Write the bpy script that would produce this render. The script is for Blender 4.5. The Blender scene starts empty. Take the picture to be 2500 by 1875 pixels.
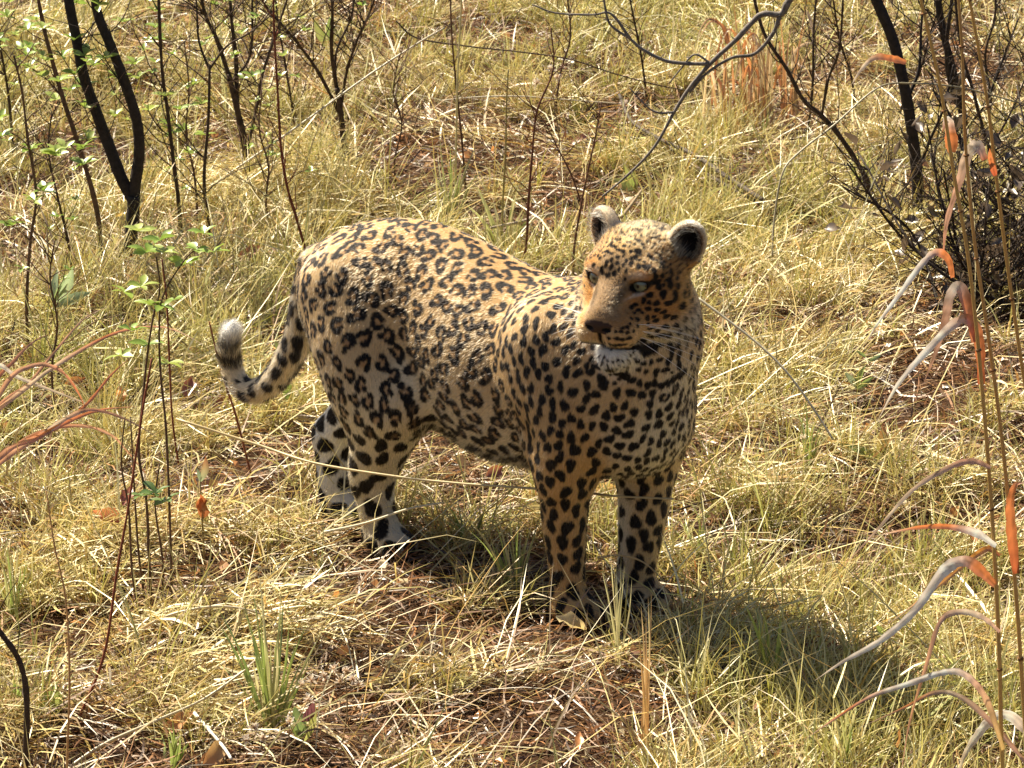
import bpy, math, random, os
import numpy as np
from mathutils import Matrix, Vector, Quaternion, kdtree

random.seed(7)
rng = np.random.default_rng(11)
sc = bpy.context.scene
col = sc.collection

# ------------------------------------------------------------------ camera
TILT, DIST, PXM = math.radians(18.0), 9.0, 1390.0
AIM = np.array([0.0, 0.0, 0.40])
CAM = AIM + DIST * np.array([0.0, -math.cos(TILT), math.sin(TILT)])
cd = bpy.data.cameras.new('camera')
cd.sensor_width = 36.0
cd.lens = 36.0 * PXM * DIST / 2500.0
cd.clip_end = 2000.0
cam = bpy.data.objects.new('camera', cd)
col.objects.link(cam)
cam.location = CAM
cam.rotation_euler = (math.pi / 2 - TILT, 0, 0)
cd.dof.use_dof = True
cd.dof.focus_distance = 8.95
cd.dof.aperture_fstop = 32.0
sc.camera = cam

# ------------------------------------------------------------------ light
SUN_EL = math.radians(49.0)
SUN_AZ = math.atan2(0.68, -0.73)          # direction towards the sun, seen in plan: behind the animal, to the left
sv = Vector((math.cos(SUN_EL) * math.cos(SUN_AZ), math.cos(SUN_EL) * math.sin(SUN_AZ), math.sin(SUN_EL)))
sd = bpy.data.lights.new('sun', 'SUN')
sd.energy = 5.0
sd.angle = math.radians(0.53)
sd.color = (1.0, 0.91, 0.75)
sun = bpy.data.objects.new('sun', sd)
col.objects.link(sun)
sun.rotation_euler = sv.to_track_quat('Z', 'Y').to_euler()
sun.location = (-4, 4, 6)
world = bpy.data.worlds.new('World')
sc.world = world
world.use_nodes = True
wn = world.node_tree
bg = wn.nodes['Background']
sky = wn.nodes.new('ShaderNodeTexSky')
sky.sky_type = 'NISHITA'
sky.sun_disc = False
sky.air_density = 0.7
sky.dust_density = 1.5
sky.sun_elevation = SUN_EL
sky.sun_rotation = math.pi / 2 - SUN_AZ
wn.links.new(sky.outputs[0], bg.inputs[0])
bg.inputs[1].default_value = 0.05
sc.view_settings.view_transform = 'Standard'
sc.view_settings.look = 'None'
sc.view_settings.exposure = 1.3
sc.view_settings.gamma = 1.0
sc.view_settings.use_curve_mapping = False
sc.render.engine = 'CYCLES'
sc.cycles.max_bounces = 7
sc.cycles.diffuse_bounces = 3
sc.cycles.transmission_bounces = 5
sc.cycles.transparent_max_bounces = 6
sc.cycles.caustics_reflective = False
sc.cycles.caustics_refractive = False
sc.cycles_curves.shape = 'RIBBONS'

# ------------------------------------------------------------------ helpers
def tag(o, label=None, cat=None, group=None, kind=None):
    if label: o['label'] = label
    if cat: o['category'] = cat
    if group: o['group'] = group
    if kind: o['kind'] = kind
    return o

def empty(name, loc=(0, 0, 0), rz=0.0):
    o = bpy.data.objects.new(name, None)
    o.empty_display_size = 0.05
    o.location = loc
    o.rotation_euler = (0, 0, rz)
    col.objects.link(o)
    return o

def np_mesh(name, verts, tris=None, quads=None, mat=None, parent=None, smooth=True, colors=None):
    """fast mesh from arrays; colors is one RGB per vertex"""
    verts = np.asarray(verts, np.float32)
    me = bpy.data.meshes.new(name)
    nt = 0 if tris is None else len(tris)
    nq = 0 if quads is None else len(quads)
    me.vertices.add(len(verts))
    me.vertices.foreach_set('co', verts.ravel())
    me.loops.add(nt * 3 + nq * 4)
    idx, starts = [], []
    if nt:
        idx.append(np.asarray(tris, np.int32).ravel()); starts.append(np.arange(nt, dtype=np.int32) * 3)
    if nq:
        idx.append(np.asarray(quads, np.int32).ravel()); starts.append(nt * 3 + np.arange(nq, dtype=np.int32) * 4)
    me.loops.foreach_set('vertex_index', np.concatenate(idx))
    me.polygons.add(nt + nq)
    me.polygons.foreach_set('loop_start', np.concatenate(starts))
    me.polygons.foreach_set('use_smooth', np.full(nt + nq, smooth, bool))
    me.update(calc_edges=True)
    me.validate()
    if colors is not None:
        a = me.attributes.new('col', 'FLOAT_COLOR', 'POINT')
        c4 = np.ones((len(verts), 4), np.float32); c4[:, :3] = colors
        a.data.foreach_set('color', c4.ravel())
    if mat: me.materials.append(mat)
    o = bpy.data.objects.new(name, me)
    col.objects.link(o)
    if parent: o.parent = parent
    return o

def new_mat(name):
    m = bpy.data.materials.new(name)
    m.use_nodes = True
    nt = m.node_tree
    for n in list(nt.nodes):
        if n.type != 'OUTPUT_MATERIAL': nt.nodes.remove(n)
    return m, nt, nt.nodes['Material Output']

def nrm(a):
    return a / np.maximum(np.linalg.norm(a, axis=-1, keepdims=True), 1e-9)

# pixel of the photograph (2212 wide) -> a point in the place, at world depth y or on the ground
_fw = np.array([0, math.cos(TILT), -math.sin(TILT)])
_rt = np.array([1.0, 0, 0]); _up = np.cross(_rt, _fw)
def ray(px, py):
    k = 2500.0 / 2212.0
    d = _fw + _rt * (px * k - 1250) / (PXM * DIST) - _up * (py * k - 937.5) / (PXM * DIST)
    return d / np.linalg.norm(d)
def at_y(px, py, y):
    d = ray(px, py)
    return CAM + d * ((y - CAM[1]) / d[1])
def at_z(px, py, z=0.0):
    d = ray(px, py)
    return CAM + d * ((z - CAM[2]) / d[2])
# ------------------------------------------------------------------ leopard
# frame of the animal: x forward, y its left, z up; the origin lies on the ground between its four paws
LEO_LOC = np.array([-0.063, 0.129, 0.0])
LEO_RZ = math.atan2(-0.682, 0.732)
A3 = lambda *a: np.array(a, np.float32)

def f_rcone(P, a, b, r1, r2):
    ba = b - a
    t = np.clip(((P - a) @ ba) / (ba @ ba), 0, 1)
    return np.linalg.norm(P - a - t[..., None] * ba, axis=-1) - (r1 + (r2 - r1) * t)
def f_ell(P, c, r, R=None):
    q = P - c
    if R is not None: q = q @ R          # R columns are the ellipsoid's axes
    k0 = np.linalg.norm(q / r, axis=-1)
    k1 = np.linalg.norm(q / (r * r), axis=-1)
    return k0 * (k0 - 1.0) / np.maximum(k1, 1e-6)
def smin(a, b, k):
    h = np.maximum(k - np.abs(a - b), 0.0) / k
    return np.minimum(a, b) - h * h * k * 0.25
def smax(a, b, k):
    return -smin(-a, -b, k)

def catmull(pts, n=3):
    p = np.array(pts, np.float64); p = np.vstack([2 * p[0] - p[1], p, 2 * p[-1] - p[-2]])
    out = []
    for i in range(1, len(p) - 2):
        for t in np.arange(n) / n:
            out.append(0.5 * (2 * p[i] + (p[i + 1] - p[i - 1]) * t + (2 * p[i - 1] - 5 * p[i] + 4 * p[i + 1] - p[i + 2]) * t * t
                              + (3 * p[i] - p[i - 1] - 3 * p[i + 1] + p[i + 2]) * t ** 3))
    out.append(p[-2])
    return np.array(out)

# --- trunk: rows of (x, top, bottom, half width)
TR = np.array([
    (-0.425, 0.480, 0.450, 0.012), (-0.410, 0.518, 0.400, 0.040), (-0.375, 0.552, 0.345, 0.072), (-0.33, 0.580, 0.310, 0.090),
    (-0.26, 0.611, 0.285, 0.100), (-0.18, 0.629, 0.268, 0.100), (-0.10, 0.636, 0.262, 0.087), (0.00, 0.622, 0.240, 0.113),
    (0.08, 0.604, 0.236, 0.126), (0.16, 0.592, 0.244, 0.122), (0.24, 0.595, 0.262, 0.112), (0.32, 0.590, 0.285, 0.108),
    (0.37, 0.565, 0.300, 0.098), (0.41, 0.530, 0.325, 0.080), (0.44, 0.480, 0.37, 0.050), (0.455, 0.44, 0.41, 0.012)])
TRF = np.array(sorted(catmull(TR, 6).tolist()))
def f_trunk(P):
    s = np.clip(P[..., 0], TR[0, 0], TR[-1, 0])
    top, bot, w = (np.interp(s, TRF[:, 0], TRF[:, i]) for i in (1, 2, 3))
    c, h = (top + bot) / 2, (top - bot) / 2
    # fuller above than below: the belly narrows
    dz = (P[..., 2] - c) / h
    wz = w * (1 - 0.10 * np.clip(-dz, 0, 1) - 0.16 * np.clip(dz, 0, 1) ** 2)
    r = np.sqrt((P[..., 1] / wz) ** 2 + dz ** 2)
    d = (r - 1) * np.minimum(w, h) * 0.9
    over = np.maximum(TR[0, 0] - P[..., 0], P[..., 0] - TR[-1, 0])
    return np.where(over > 0, np.sqrt(np.maximum(d, 0) ** 2 + over ** 2), d)

# --- limbs, neck, tail: part name, a, b, ra, rb, blend
RC = []
def chain(part, pts, k):
    RC.append((part, catmull(pts).astype(np.float32), k))
def f_chain(P, pts):
    d = None
    for a, b in zip(pts[:-1], pts[1:]):
        e = f_rcone(P, a[:3], b[:3], a[3], b[3])
        d = e if d is None else np.minimum(d, e)
    return d
# near (right) foreleg
chain('fore', [(0.235, -0.075, 0.50, 0.072), (0.300, -0.084, 0.375, 0.066), (0.288, -0.080, 0.285, 0.050)], 0.045)
chain('fore', [(0.287, -0.080, 0.300, 0.049), (0.280, -0.073, 0.190, 0.0395), (0.279, -0.066, 0.10, 0.0315), (0.280, -0.064, 0.035, 0.033)], 0.03)
# far (left) foreleg
chain('fore', [(0.255, 0.075, 0.50, 0.074), (0.345, 0.090, 0.375, 0.070), (0.330, 0.084, 0.285, 0.058)], 0.045)
chain('fore', [(0.330, 0.084, 0.285, 0.053), (0.334, 0.074, 0.190, 0.0445), (0.329, 0.066, 0.10, 0.035), (0.324, 0.063, 0.035, 0.034)], 0.03)
# near hind leg: hip, stifle, hock, shank
chain('hind', [(-0.285, -0.052, 0.490, 0.078), (-0.205, -0.068, 0.375, 0.079), (-0.150, -0.070, 0.305, 0.057)], 0.036)
chain('hind', [(-0.235, -0.050, 0.400, 0.074), (-0.215, -0.055, 0.300, 0.066)], 0.05)
chain('hind', [(-0.150, -0.066, 0.300, 0.056), (-0.188, -0.052, 0.222, 0.056), (-0.222, -0.042, 0.150, 0.041)], 0.04)
chain('hind', [(-0.226, -0.042, 0.150, 0.037), (-0.218, -0.036, 0.085, 0.034), (-0.208, -0.033, 0.032, 0.033)], 0.02)
# far hind leg, set further back
chain('hind', [(-0.295, 0.052, 0.480, 0.074), (-0.265, 0.066, 0.370, 0.072), (-0.255, 0.062, 0.290, 0.056)], 0.055)
chain('hind', [(-0.262, 0.060, 0.290, 0.054), (-0.345, 0.050, 0.225, 0.045), (-0.405, 0.042, 0.160, 0.036)], 0.04)
chain('hind', [(-0.405, 0.042, 0.160, 0.034), (-0.398, 0.036, 0.085, 0.032), (-0.385, 0.033, 0.030, 0.032)], 0.02)
# neck
HEADC = A3(0.395, -0.022, 0.610)
chain('neck', [(0.25, 0.0, 0.455, 0.112), (0.338, 0.008, 0.498, 0.114), (0.376, 0.014, 0.570, 0.098)], 0.06)
chain('neck', [(0.33, 0.015, 0.42, 0.112), (0.365, 0.022, 0.51, 0.102)], 0.05)
# tail
TAIL = [(-0.395, 0.0, 0.500, 0.036), (-0.424, 0.0, 0.440, 0.029), (-0.443, 0.0, 0.375, 0.0265), (-0.464, 0.0, 0.325, 0.0255), (-0.502, 0.0, 0.268, 0.024),
        (-0.548, 0.0, 0.228, 0.0215), (-0.592, 0.0, 0.216, 0.0205), (-0.624, 0.0, 0.238, 0.0195), (-0.636, 0.0, 0.280, 0.0185), (-0.630, 0.0, 0.318, 0.0165)]
chain('tail', TAIL, 0.018)
# paws
EL = []
def paw(x, y, ang, front):
    c, s = math.cos(ang), math.sin(ang)
    R = np.array([[c, -s, 0], [s, c, 0], [0, 0, 1]], np.float32)
    part = 'fore' if front else 'hind'
    b = A3(x, y, 0)
    EL.append((part, b + R @ A3(0.014, 0, 0.027), A3(0.046, 0.039, 0.026), R, 0.02))
    for ty, tx in ((-0.026, 0.040), (-0.009, 0.051), (0.009, 0.051), (0.026, 0.040)):
        EL.append((part, b + R @ A3(tx, ty, 0.020), A3(0.020, 0.0115, 0.018), R, 0.006))
paw(0.285, -0.064, -0.10, True)
paw(0.330, 0.063, 0.05, True)
paw(-0.203, -0.033, -0.1, False)
paw(-0.378, 0.033, 0.0, False)
# scapula, thigh and brisket masses
EL.append(('torso', A3(0.235, -0.088, 0.455), A3(0.072, 0.043, 0.118), None, 0.030))
EL.append(('fore', A3(0.243, -0.088, 0.318), A3(0.034, 0.026, 0.036), None, 0.030))
EL.append(('torso', A3(0.255, 0.082, 0.455), A3(0.085, 0.045, 0.125), None, 0.05))
EL.append(('torso', A3(0.365, 0.01, 0.355), A3(0.075, 0.085, 0.075), None, 0.05))
EL.append(('torso', A3(-0.115, -0.075, 0.33), A3(0.06, 0.035, 0.05), None, 0.04))

# --- head in its own frame: x its right, y forward, z up
yaw = math.radians(28)
hf_w = A3(-math.sin(yaw) - 0.02, -math.cos(yaw), 0) ; hf_w[2] = -math.tan(math.radians(5.0))
hf_w /= np.linalg.norm(hf_w)
cr, sr = math.cos(-LEO_RZ), math.sin(-LEO_RZ)
W2L = np.array([[cr, -sr, 0], [sr, cr, 0], [0, 0, 1]], np.float32)
hf = W2L @ hf_w
hx = np.cross(hf, A3(0, 0, 1)); hx /= np.linalg.norm(hx)
hz = np.cross(hx, hf)
roll = math.radians(1.0)
hx, hz = hx * math.cos(roll) + hz * math.sin(roll), hz * math.cos(roll) - hx * math.sin(roll)
HR = np.stack([hx, hf, hz], 1).astype(np.float32)      # columns: head axes in the animal's frame
EYE = A3(0.0415, 0.0640, 0.0160)
_eyemid_w = np.array([0.1845, -0.225, 0.6595])
HEADC = (W2L @ (_eyemid_w - LEO_LOC).astype(np.float32)) - HR @ A3(0, EYE[1], EYE[2])
def to_head(P): return (P - HEADC) @ HR
def from_head(q): return HEADC + np.asarray(q, np.float32) @ HR.T

def rotx(a):
    c, s = math.cos(a), math.sin(a); return np.array([[1, 0, 0], [0, c, -s], [0, s, c]], np.float32)
def roty(a):
    c, s = math.cos(a), math.sin(a); return np.array([[c, 0, s], [0, 1, 0], [-s, 0, c]], np.float32)
def rotz(a):
    c, s = math.cos(a), math.sin(a); return np.array([[c, -s, 0], [s, c, 0], [0, 0, 1]], np.float32)
EAR_C = A3(0.077, -0.030, 0.060)
EAR_R = {1: rotz(-0.50) @ rotx(0.05) @ roty(0.42), -1: rotz(-0.50) @ rotx(0.05) @ roty(0.34)}   # right ear turned outwards more than the left

def mouth_z(q): return 0.0900 + (0.105 - q[..., 1]) * 0.30

def f_ear(q, side):
    m = q.copy(); m[..., 0] *= side
    R = EAR_R[side]
    c = EAR_C
    o = f_ell(m, c, A3(0.034, 0.024, 0.043), R)
    i = f_ell(m, c + R @ A3(0, 0.0185, 0.001), A3(0.0285, 0.0245, 0.038), R)
    return smax(o, -i, 0.005)

def f_head(P):
    q = to_head(P)
    m = q.copy(); m[..., 0] = np.abs(m[..., 0])
    d = f_ell(q, A3(0, -0.012, 0.024), A3(0.077, 0.090, 0.062))
    d = smin(d, f_ell(m, A3(0.046, 0.014, -0.016), A3(0.044, 0.062, 0.052)), 0.03)
    d = smin(d, f_ell(m, A3(0.038, 0.056, 0.036), A3(0.029, 0.028, 0.015)), 0.022)
    w = q.copy(); w[..., 0] *= 0.84
    d = smin(d, f_rcone(w, A3(0, 0.040, 0.028), A3(0, 0.128, -0.026), 0.034, 0.0235), 0.024)
    d = smin(d, f_ell(m, A3(0.0235, 0.112, -0.055), A3(0.0320, 0.038, 0.0330)), 0.012)
    d = smin(d, f_ell(m, A3(0.043, 0.056, -0.045), A3(0.022, 0.036, 0.030)), 0.026)
    d = smin(d, f_ell(q, A3(0, 0.136, -0.034), A3(0.0235, 0.017, 0.0155)), 0.010)
    d = smin(d, f_ell(m, A3(0.046, -0.005, -0.060), A3(0.042, 0.055, 0.048)), 0.03)
    jaw = f_rcone(q, A3(0, 0.02, -0.096), A3(0, 0.098, -0.112), 0.044, 0.0260)
    d = smin(d, jaw, 0.010)
    # mouth gap, slightly open
    mz = q[..., 2] + mouth_z(q)
    mouth = smax(np.abs(mz) - 0.0034, smax(0.055 - q[..., 1], np.abs(q[..., 0]) - 0.048, 0.004), 0.004)
    d = smax(d, -mouth, 0.004)
    # groove under the nose, nostrils
    d = smax(d, -f_rcone(q, A3(0, 0.154, -0.050), A3(0, 0.152, -0.076), 0.0042, 0.0042), 0.004)
    d = smax(d, -f_ell(m, A3(0.0160, 0.1505, -0.0430), A3(0.0080, 0.008, 0.0038)), 0.003)
    # eye sockets: hollow, then lids round the eyeball
    d = smax(d, -f_ell(m, EYE + A3(0.002, 0.016, 0.0), A3(0.0185, 0.016, 0.0130), rotz(-0.45)), 0.008)
    lid = f_ell(m, EYE + A3(0.0, -0.002, 0.0), A3(0.0225, 0.0205, 0.0185), rotz(-0.45))
    slit = f_ell(m, EYE + A3(0.0015, 0.018, -0.0028), A3(0.0172, 0.019, 0.0100), rotz(-0.35) @ roty(-0.30))
    lid = smax(lid, -slit, 0.002)
    d = smin(d, lid, 0.005)
    for s in (1, -1):
        d = smin(d, f_ear(q, s), 0.016)
    # ear canal
    return d

def field(P, boxed=True):
    d = np.minimum(f_trunk(P), 0.08).astype(np.float32)
    for (part, pts, k) in RC:
        if boxed:
            r = pts[:, 3:4] + k + 0.01
            sl = boxslice((pts[:, :3] - r).min(0), (pts[:, :3] + r).max(0))
            d[sl] = smin(d[sl], f_chain(P[sl], pts), k)
        else: d = smin(d, f_chain(P, pts), k)
    for (part, c, r, R, k) in EL:
        rm = float(r.max())
        if boxed:
            sl = boxslice(c - rm - k - 0.01, c + rm + k + 0.01)
            d[sl] = smin(d[sl], f_ell(P[sl], c, r, R), k)
        else: d = smin(d, f_ell(P, c, r, R), k)
    if boxed:
        sl = boxslice(HEADC - 0.21, HEADC + 0.21)
        d[sl] = smin(d[sl], f_head(P[sl]), 0.030)
    else: d = smin(d, f_head(P), 0.030)
    return d

def axis(lo, hi, h): return np.arange(lo, hi, h).astype(np.float32)
# finer spacing where the head is
def fine_axis(lo, hi, h, flo, fhi, fh):
    a = np.concatenate([axis(lo, flo, h), axis(flo, fhi, fh), axis(fhi, hi, h)])
    return a
GX = fine_axis(-0.68, 0.62, 0.0048, 0.24, 0.56, 0.0028)
GY = fine_axis(-0.26, 0.20, 0.0048, -0.20, 0.10, 0.0028)
GZ = fine_axis(-0.012, 0.80, 0.0048, 0.47, 0.77, 0.0028)
def boxslice(lo, hi):
    f = lambda g, l, h: slice(max(int(np.searchsorted(g, l)) - 1, 0), int(np.searchsorted(g, h)) + 1)
    return (f(GX, lo[0], hi[0]), f(GY, lo[1], hi[1]), f(GZ, lo[2], hi[2]))

def surface_nets(D, gx, gy, gz):
    S = D < 0
    nx, ny, nz = D.shape
    cnt = np.zeros((nx - 1, ny - 1, nz - 1), np.int8)
    for i in (0, 1):
        for j in (0, 1):
            for k in (0, 1):
                cnt += S[i:nx - 1 + i, j:ny - 1 + j, k:nz - 1 + k]
    act = (cnt > 0) & (cnt < 8)
    I, J, K = np.nonzero(act)
    vid = np.full(act.shape, -1, np.int32); vid[I, J, K] = np.arange(len(I))
    corners = [(i, j, k) for i in (0, 1) for j in (0, 1) for k in (0, 1)]
    pos = np.zeros((len(I), 3), np.float64); n = np.zeros(len(I))
    for a in corners:
        for ax in range(3):
            if a[ax]: continue
            b = list(a); b[ax] = 1
            da = D[I + a[0], J + a[1], K + a[2]]; db = D[I + b[0], J + b[1], K + b[2]]
            cr_ = (da < 0) != (db < 0)
            t = np.where(cr_, da / np.where(cr_, da - db, 1), 0)
            pa = np.stack([gx[I + a[0]], gy[J + a[1]], gz[K + a[2]]], 1)
            pb = np.stack([gx[I + b[0]], gy[J + b[1]], gz[K + b[2]]], 1)
            pos += np.where(cr_[:, None], pa + (pb - pa) * t[:, None], 0); n += cr_
    pos /= n[:, None]
    quads = []
    for ax in range(3):
        o1, o2 = [(1, 2), (2, 0), (0, 1)][ax]
        sl0 = [slice(1, -1)] * 3; sl0[ax] = slice(0, -1)
        sl1 = [slice(1, -1)] * 3; sl1[ax] = slice(1, None)
        A, B = S[tuple(sl0)], S[tuple(sl1)]
        e = np.stack(np.nonzero(A != B), 1)
        off = np.ones(3, int); off[ax] = 0
        e = e + off
        inside = S[e[:, 0], e[:, 1], e[:, 2]]
        d1 = np.zeros(3, int); d1[o1] = 1
        d2 = np.zeros(3, int); d2[o2] = 1
        g = lambda q: vid[q[:, 0], q[:, 1], q[:, 2]]
        q = np.stack([g(e - d1 - d2), g(e - d2), g(e), g(e - d1)], 1)
        q[~inside] = q[~inside][:, ::-1]
        quads.append(q)
    return pos, np.concatenate(quads)

_P = np.stack(np.meshgrid(GX, GY, GZ, indexing='ij'), -1).astype(np.float32)
_D = field(_P)
LV, LQ = surface_nets(_D, GX, GY, GZ)
del _P, _D
ok = (LQ >= 0).all(1); LQ = LQ[ok]
print('leopard mesh', len(LV), len(LQ))
leopard = empty('leopard', LEO_LOC, LEO_RZ)
tag(leopard, 'spotted leopard standing in the dry grass with its head turned back', 'leopard')
# ------------------------------------------------------------------ coat: regions, flow of the hair, spots
def sm(a, b, x):
    t = np.clip((x - a) / (b - a), 0, 1); return t * t * (3 - 2 * t)
def noise3(P, f, seed=0):
    r = np.random.default_rng(seed); o = 0
    for i in range(5):
        k = r.normal(size=3) * f; o = o + np.sin(P @ k + r.uniform(0, 6.28))
    return o / 2.6

PARTS = ['torso', 'neck', 'fore', 'hind', 'tail', 'head']
FLOWS = []
for (part, pts, k) in RC:
    FLOWS.append((part, pts))
def regions(P):
    """weight of each part and the direction the hair lies in, for points on the skin"""
    P = np.asarray(P, np.float32)
    D = {p: np.full(len(P), 1.0, np.float32) for p in PARTS}
    D['torso'] = np.minimum(D['torso'], f_trunk(P))
    V = np.zeros((len(P), 3)); Wt = np.zeros(len(P))
    def add(d, vec):
        nonlocal V, Wt
        w = np.exp(-np.maximum(d, -0.01) / 0.012) + 1e-9
        V += w[:, None] * vec; Wt += w
    add(f_trunk(P), nrm(np.stack([np.full(len(P), -1.0), np.zeros(len(P)), -0.45 * np.ones(len(P))], 1)))
    for (part, pts) in FLOWS:
        d = f_chain(P, pts)
        D[part] = np.minimum(D[part], d)
        if part == 'neck':
            add(d, nrm(np.array([-0.55, 0, -0.85]))[None]); continue
        seg = pts[1:, :3] - pts[:-1, :3]
        mid = (pts[1:, :3] + pts[:-1, :3]) / 2
        j = np.argmin(((P[:, None, :] - mid[None]) ** 2).sum(-1), 1)
        vec = nrm(seg)[j]
        if part in ('fore', 'hind'): vec = nrm(vec + np.array([-0.25, 0, -0.3]))
        add(d, vec)
    hd = f_head(P)
    D['head'] = hd
    q = to_head(P)
    fl = nrm(q - A3(0, 0.17, -0.035)) + A3(0, -0.25, 0) + np.where(q[:, 2:3] < -0.05, 1, 0) * A3(0, 0, -0.8)
    add(hd - 0.006, nrm(fl @ HR.T))
    W = np.stack([np.exp(-np.maximum(D[p] - (0.006 if p == 'head' else 0), -0.01) / 0.008) for p in PARTS], 1)
    W /= W.sum(1, keepdims=True)
    # neck that lies behind the jaw counts as neck
    return W, nrm(V)

# skin normals
def mesh_normals(V, Q):
    n = np.cross(V[Q[:, 2]] - V[Q[:, 0]], V[Q[:, 3]] - V[Q[:, 1]])
    out = np.zeros_like(V)
    for i in range(4): np.add.at(out, Q[:, i], n)
    return nrm(out)
LN = mesh_normals(LV, LQ)
LW, LF = regions(LV)
LF = nrm(LF - (LF * LN).sum(1, keepdims=True) * LN)

def coat_param(P, W, N):
    """spacing, radius, elongation and how much of a ring (1) or a solid spot (0)"""
    x, y, z = P.T
    top = np.interp(x, TRF[:, 0], TRF[:, 1]); bot = np.interp(x, TRF[:, 0], TRF[:, 2])
    h = np.clip((z - bot) / (top - bot), 0, 1)
    front = sm(0.08, 0.30, x)
    sp_t = 0.0310 - 0.0085 * front - 0.004 * sm(0.25, 0.0, h)
    rd_t = 0.0182 - 0.0076 * front - 0.001 * sm(0.22, 0.05, h)
    ri_t = sm(0.10, 0.32, h) * (1 - sm(0.24, 0.32, x) * sm(0.9, 0.7, h))
    q = to_head(P)
    cheek = sm(0.02, -0.04, q[:, 2]) * sm(0.085, 0.05, q[:, 1])
    sp_h = 0.0092 + 0.0075 * cheek; rd_h = 0.0032 + 0.0026 * cheek
    hl = sm(0.34, 0.22, z)
    sp = np.stack([sp_t, np.full(len(x), 0.0190), 0.0275 - 0.0075 * sm(0.28, 0.38, z), 0.0300 + 0.0070 * hl, np.full(len(x), 0.031), sp_h], 1)
    rd = np.stack([rd_t, np.full(len(x), 0.0086), 0.0132 - 0.0036 * sm(0.28, 0.38, z), 0.0152 + 0.0026 * hl, np.full(len(x), 0.0150), rd_h], 1)
    ri = np.stack([ri_t, np.zeros(len(x)), np.zeros(len(x)), (1 - hl), np.zeros(len(x)), np.zeros(len(x))], 1)
    el = np.array([1.12, 1.3, 1.35, 1.15, 1.15, 1.25])
    return (W * sp).sum(1), (W * rd).sum(1), (W * ri).sum(1), W @ el

# spots set by hand on the face and throat, as (x, y, half width, half height) on the zoomed photograph
FACE = """1000,750,20,20 1050,740,17,18 1110,797,20,42 1020,825,20,24 1060,815,11,12 1172,828,22,20 1058,890,24,27 1155,905,21,38 1222,890,19,26
1255,890,17,22 1105,960,36,18 1208,985,28,24 1005,963,20,18 945,958,15,14 900,940,14,22 950,895,20,18 835,975,15,14 860,1018,16,13 940,1010,19,13
1010,1018,22,13 1062,1035,25,14 888,1040,10,10 800,995,16,13 930,1083,17,18 982,1072,16,12 1000,1103,26,13 1085,1070,28,14 1145,1078,33,15
850,1095,17,16 850,1150,13,11 935,1130,14,9 1075,1150,26,15 960,1165,32,11 1175,1190,24,22 1040,1222,38,14 1220,1220,13,22 990,1305,52,18
1130,1352,18,40 1185,1392,18,45 1243,1300,14,24 1300,1010,14,30 1310,800,14,40 1300,1150,14,24 1290,1480,16,22 1265,1555,13,18
675,1193,11,10 720,1195,13,12 770,1200,14,12 818,1190,12,10 730,1165,12,10 768,1157,15,13 620,1247,16,10 680,1250,18,11 727,1256,17,11 782,1246,24,11
590,1285,11,8 630,1297,15,10 668,1304,22,11 722,1300,28,11 640,1340,9,7 800,1300,18,9 800,1085,11,13 825,1040,10,10 790,1130,10,9
855,545,22,24 890,490,13,13 860,460,17,16 930,420,14,12 1045,370,27,18 985,350,19,14 905,350,28,12 835,590,18,16 920,670,27,22 860,665,16,24
985,700,18,22 1045,650,16,26 1030,590,15,22 965,600,18,20 650,500,32,10 605,545,22,13 720,400,20,10 783,424,17,10 850,378,30,9 800,545,12,12 735,545,16,12
690,590,14,12 760,620,11,14 800,600,10,13 640,610,12,18 600,640,14,22 560,690,12,22 640,670,13,20 690,640,16,12 735,655,9,15 800,640,14,18 545,600,11,14 495,655,15,13
665,720,14,22 610,735,16,18 570,715,9,18 700,690,9,14 750,770,8,10 740,500,14,11 780,470,17,10 680,450,22,9 640,560,14,9 930,465,14,12 985,405,17,9 980,437,24,9
1120,715,16,22 1165,760,12,18 1240,830,13,20 905,520,10,10 830,420,12,9 880,425,10,12 700,530,22,9 760,700,8,14"""
BAND = """545,1475,24,20 625,1502,30,20 690,1525,34,24 750,1555,36,26 805,1585,28,22 870,1612,20,24 935,1628,22,28 990,1610,18,34 1040,1635,22,24 1090,1612,22,24 1140,1582,26,24 1190,1548,30,26 1230,1515,24,26
500,1475,26,16 470,1520,30,22 560,1590,30,40 575,1625,34,34 665,1610,14,14 700,1580,12,10 480,1420,20,22 440,1470,18,24
850,1430,22,16 900,1450,20,16 960,1440,14,22 1030,1420,26,14 1080,1505,30,16 920,1515,14,20 860,1500,16,18 1130,1525,12,10 700,1465,10,8 650,1440,9,8 610,1430,8,10"""
from mathutils.bvhtree import BVHTree
_bvh = BVHTree.FromPolygons([tuple(v) for v in LV.tolist()], LQ.tolist())
_Minv = (Matrix.Translation(Vector(LEO_LOC)) @ Matrix.Rotation(LEO_RZ, 4, 'Z')).inverted()
_camL = _Minv @ Vector(CAM)
def hit_zoom(x, y):
    px, py = (1300 + x * 500 / 1659) * 2212 / 2500, (450 + y * 500 / 1659) * 2212 / 2500
    d = (_Minv.to_3x3() @ Vector(ray(px, py))).normalized()
    return _bvh.ray_cast(_camL, d)
NFACE = len(FACE.split())
SEED = []      # p, n, t1, R, elong, ring, id
_scrU = (_Minv.to_3x3() @ Vector((0, 0, 1)))
for line in (FACE + ' ' + BAND).split():
    x, y, a, b = map(float, line.split(','))
    loc, n, fi, dist = hit_zoom(x, y)
    if loc is None: continue
    p, n = np.array(loc), np.array(n)
    t1 = np.array(_scrU); t1 = nrm(t1 - (t1 @ n) * n)
    k = 500 / 1659 / PXM * (1.48 if len(SEED) < NFACE else 1.45)
    SEED.append((p, n, t1, a * k, b / a, 0.0))
n_hand = len(SEED)
hand = np.array([s[0] for s in SEED])
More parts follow.
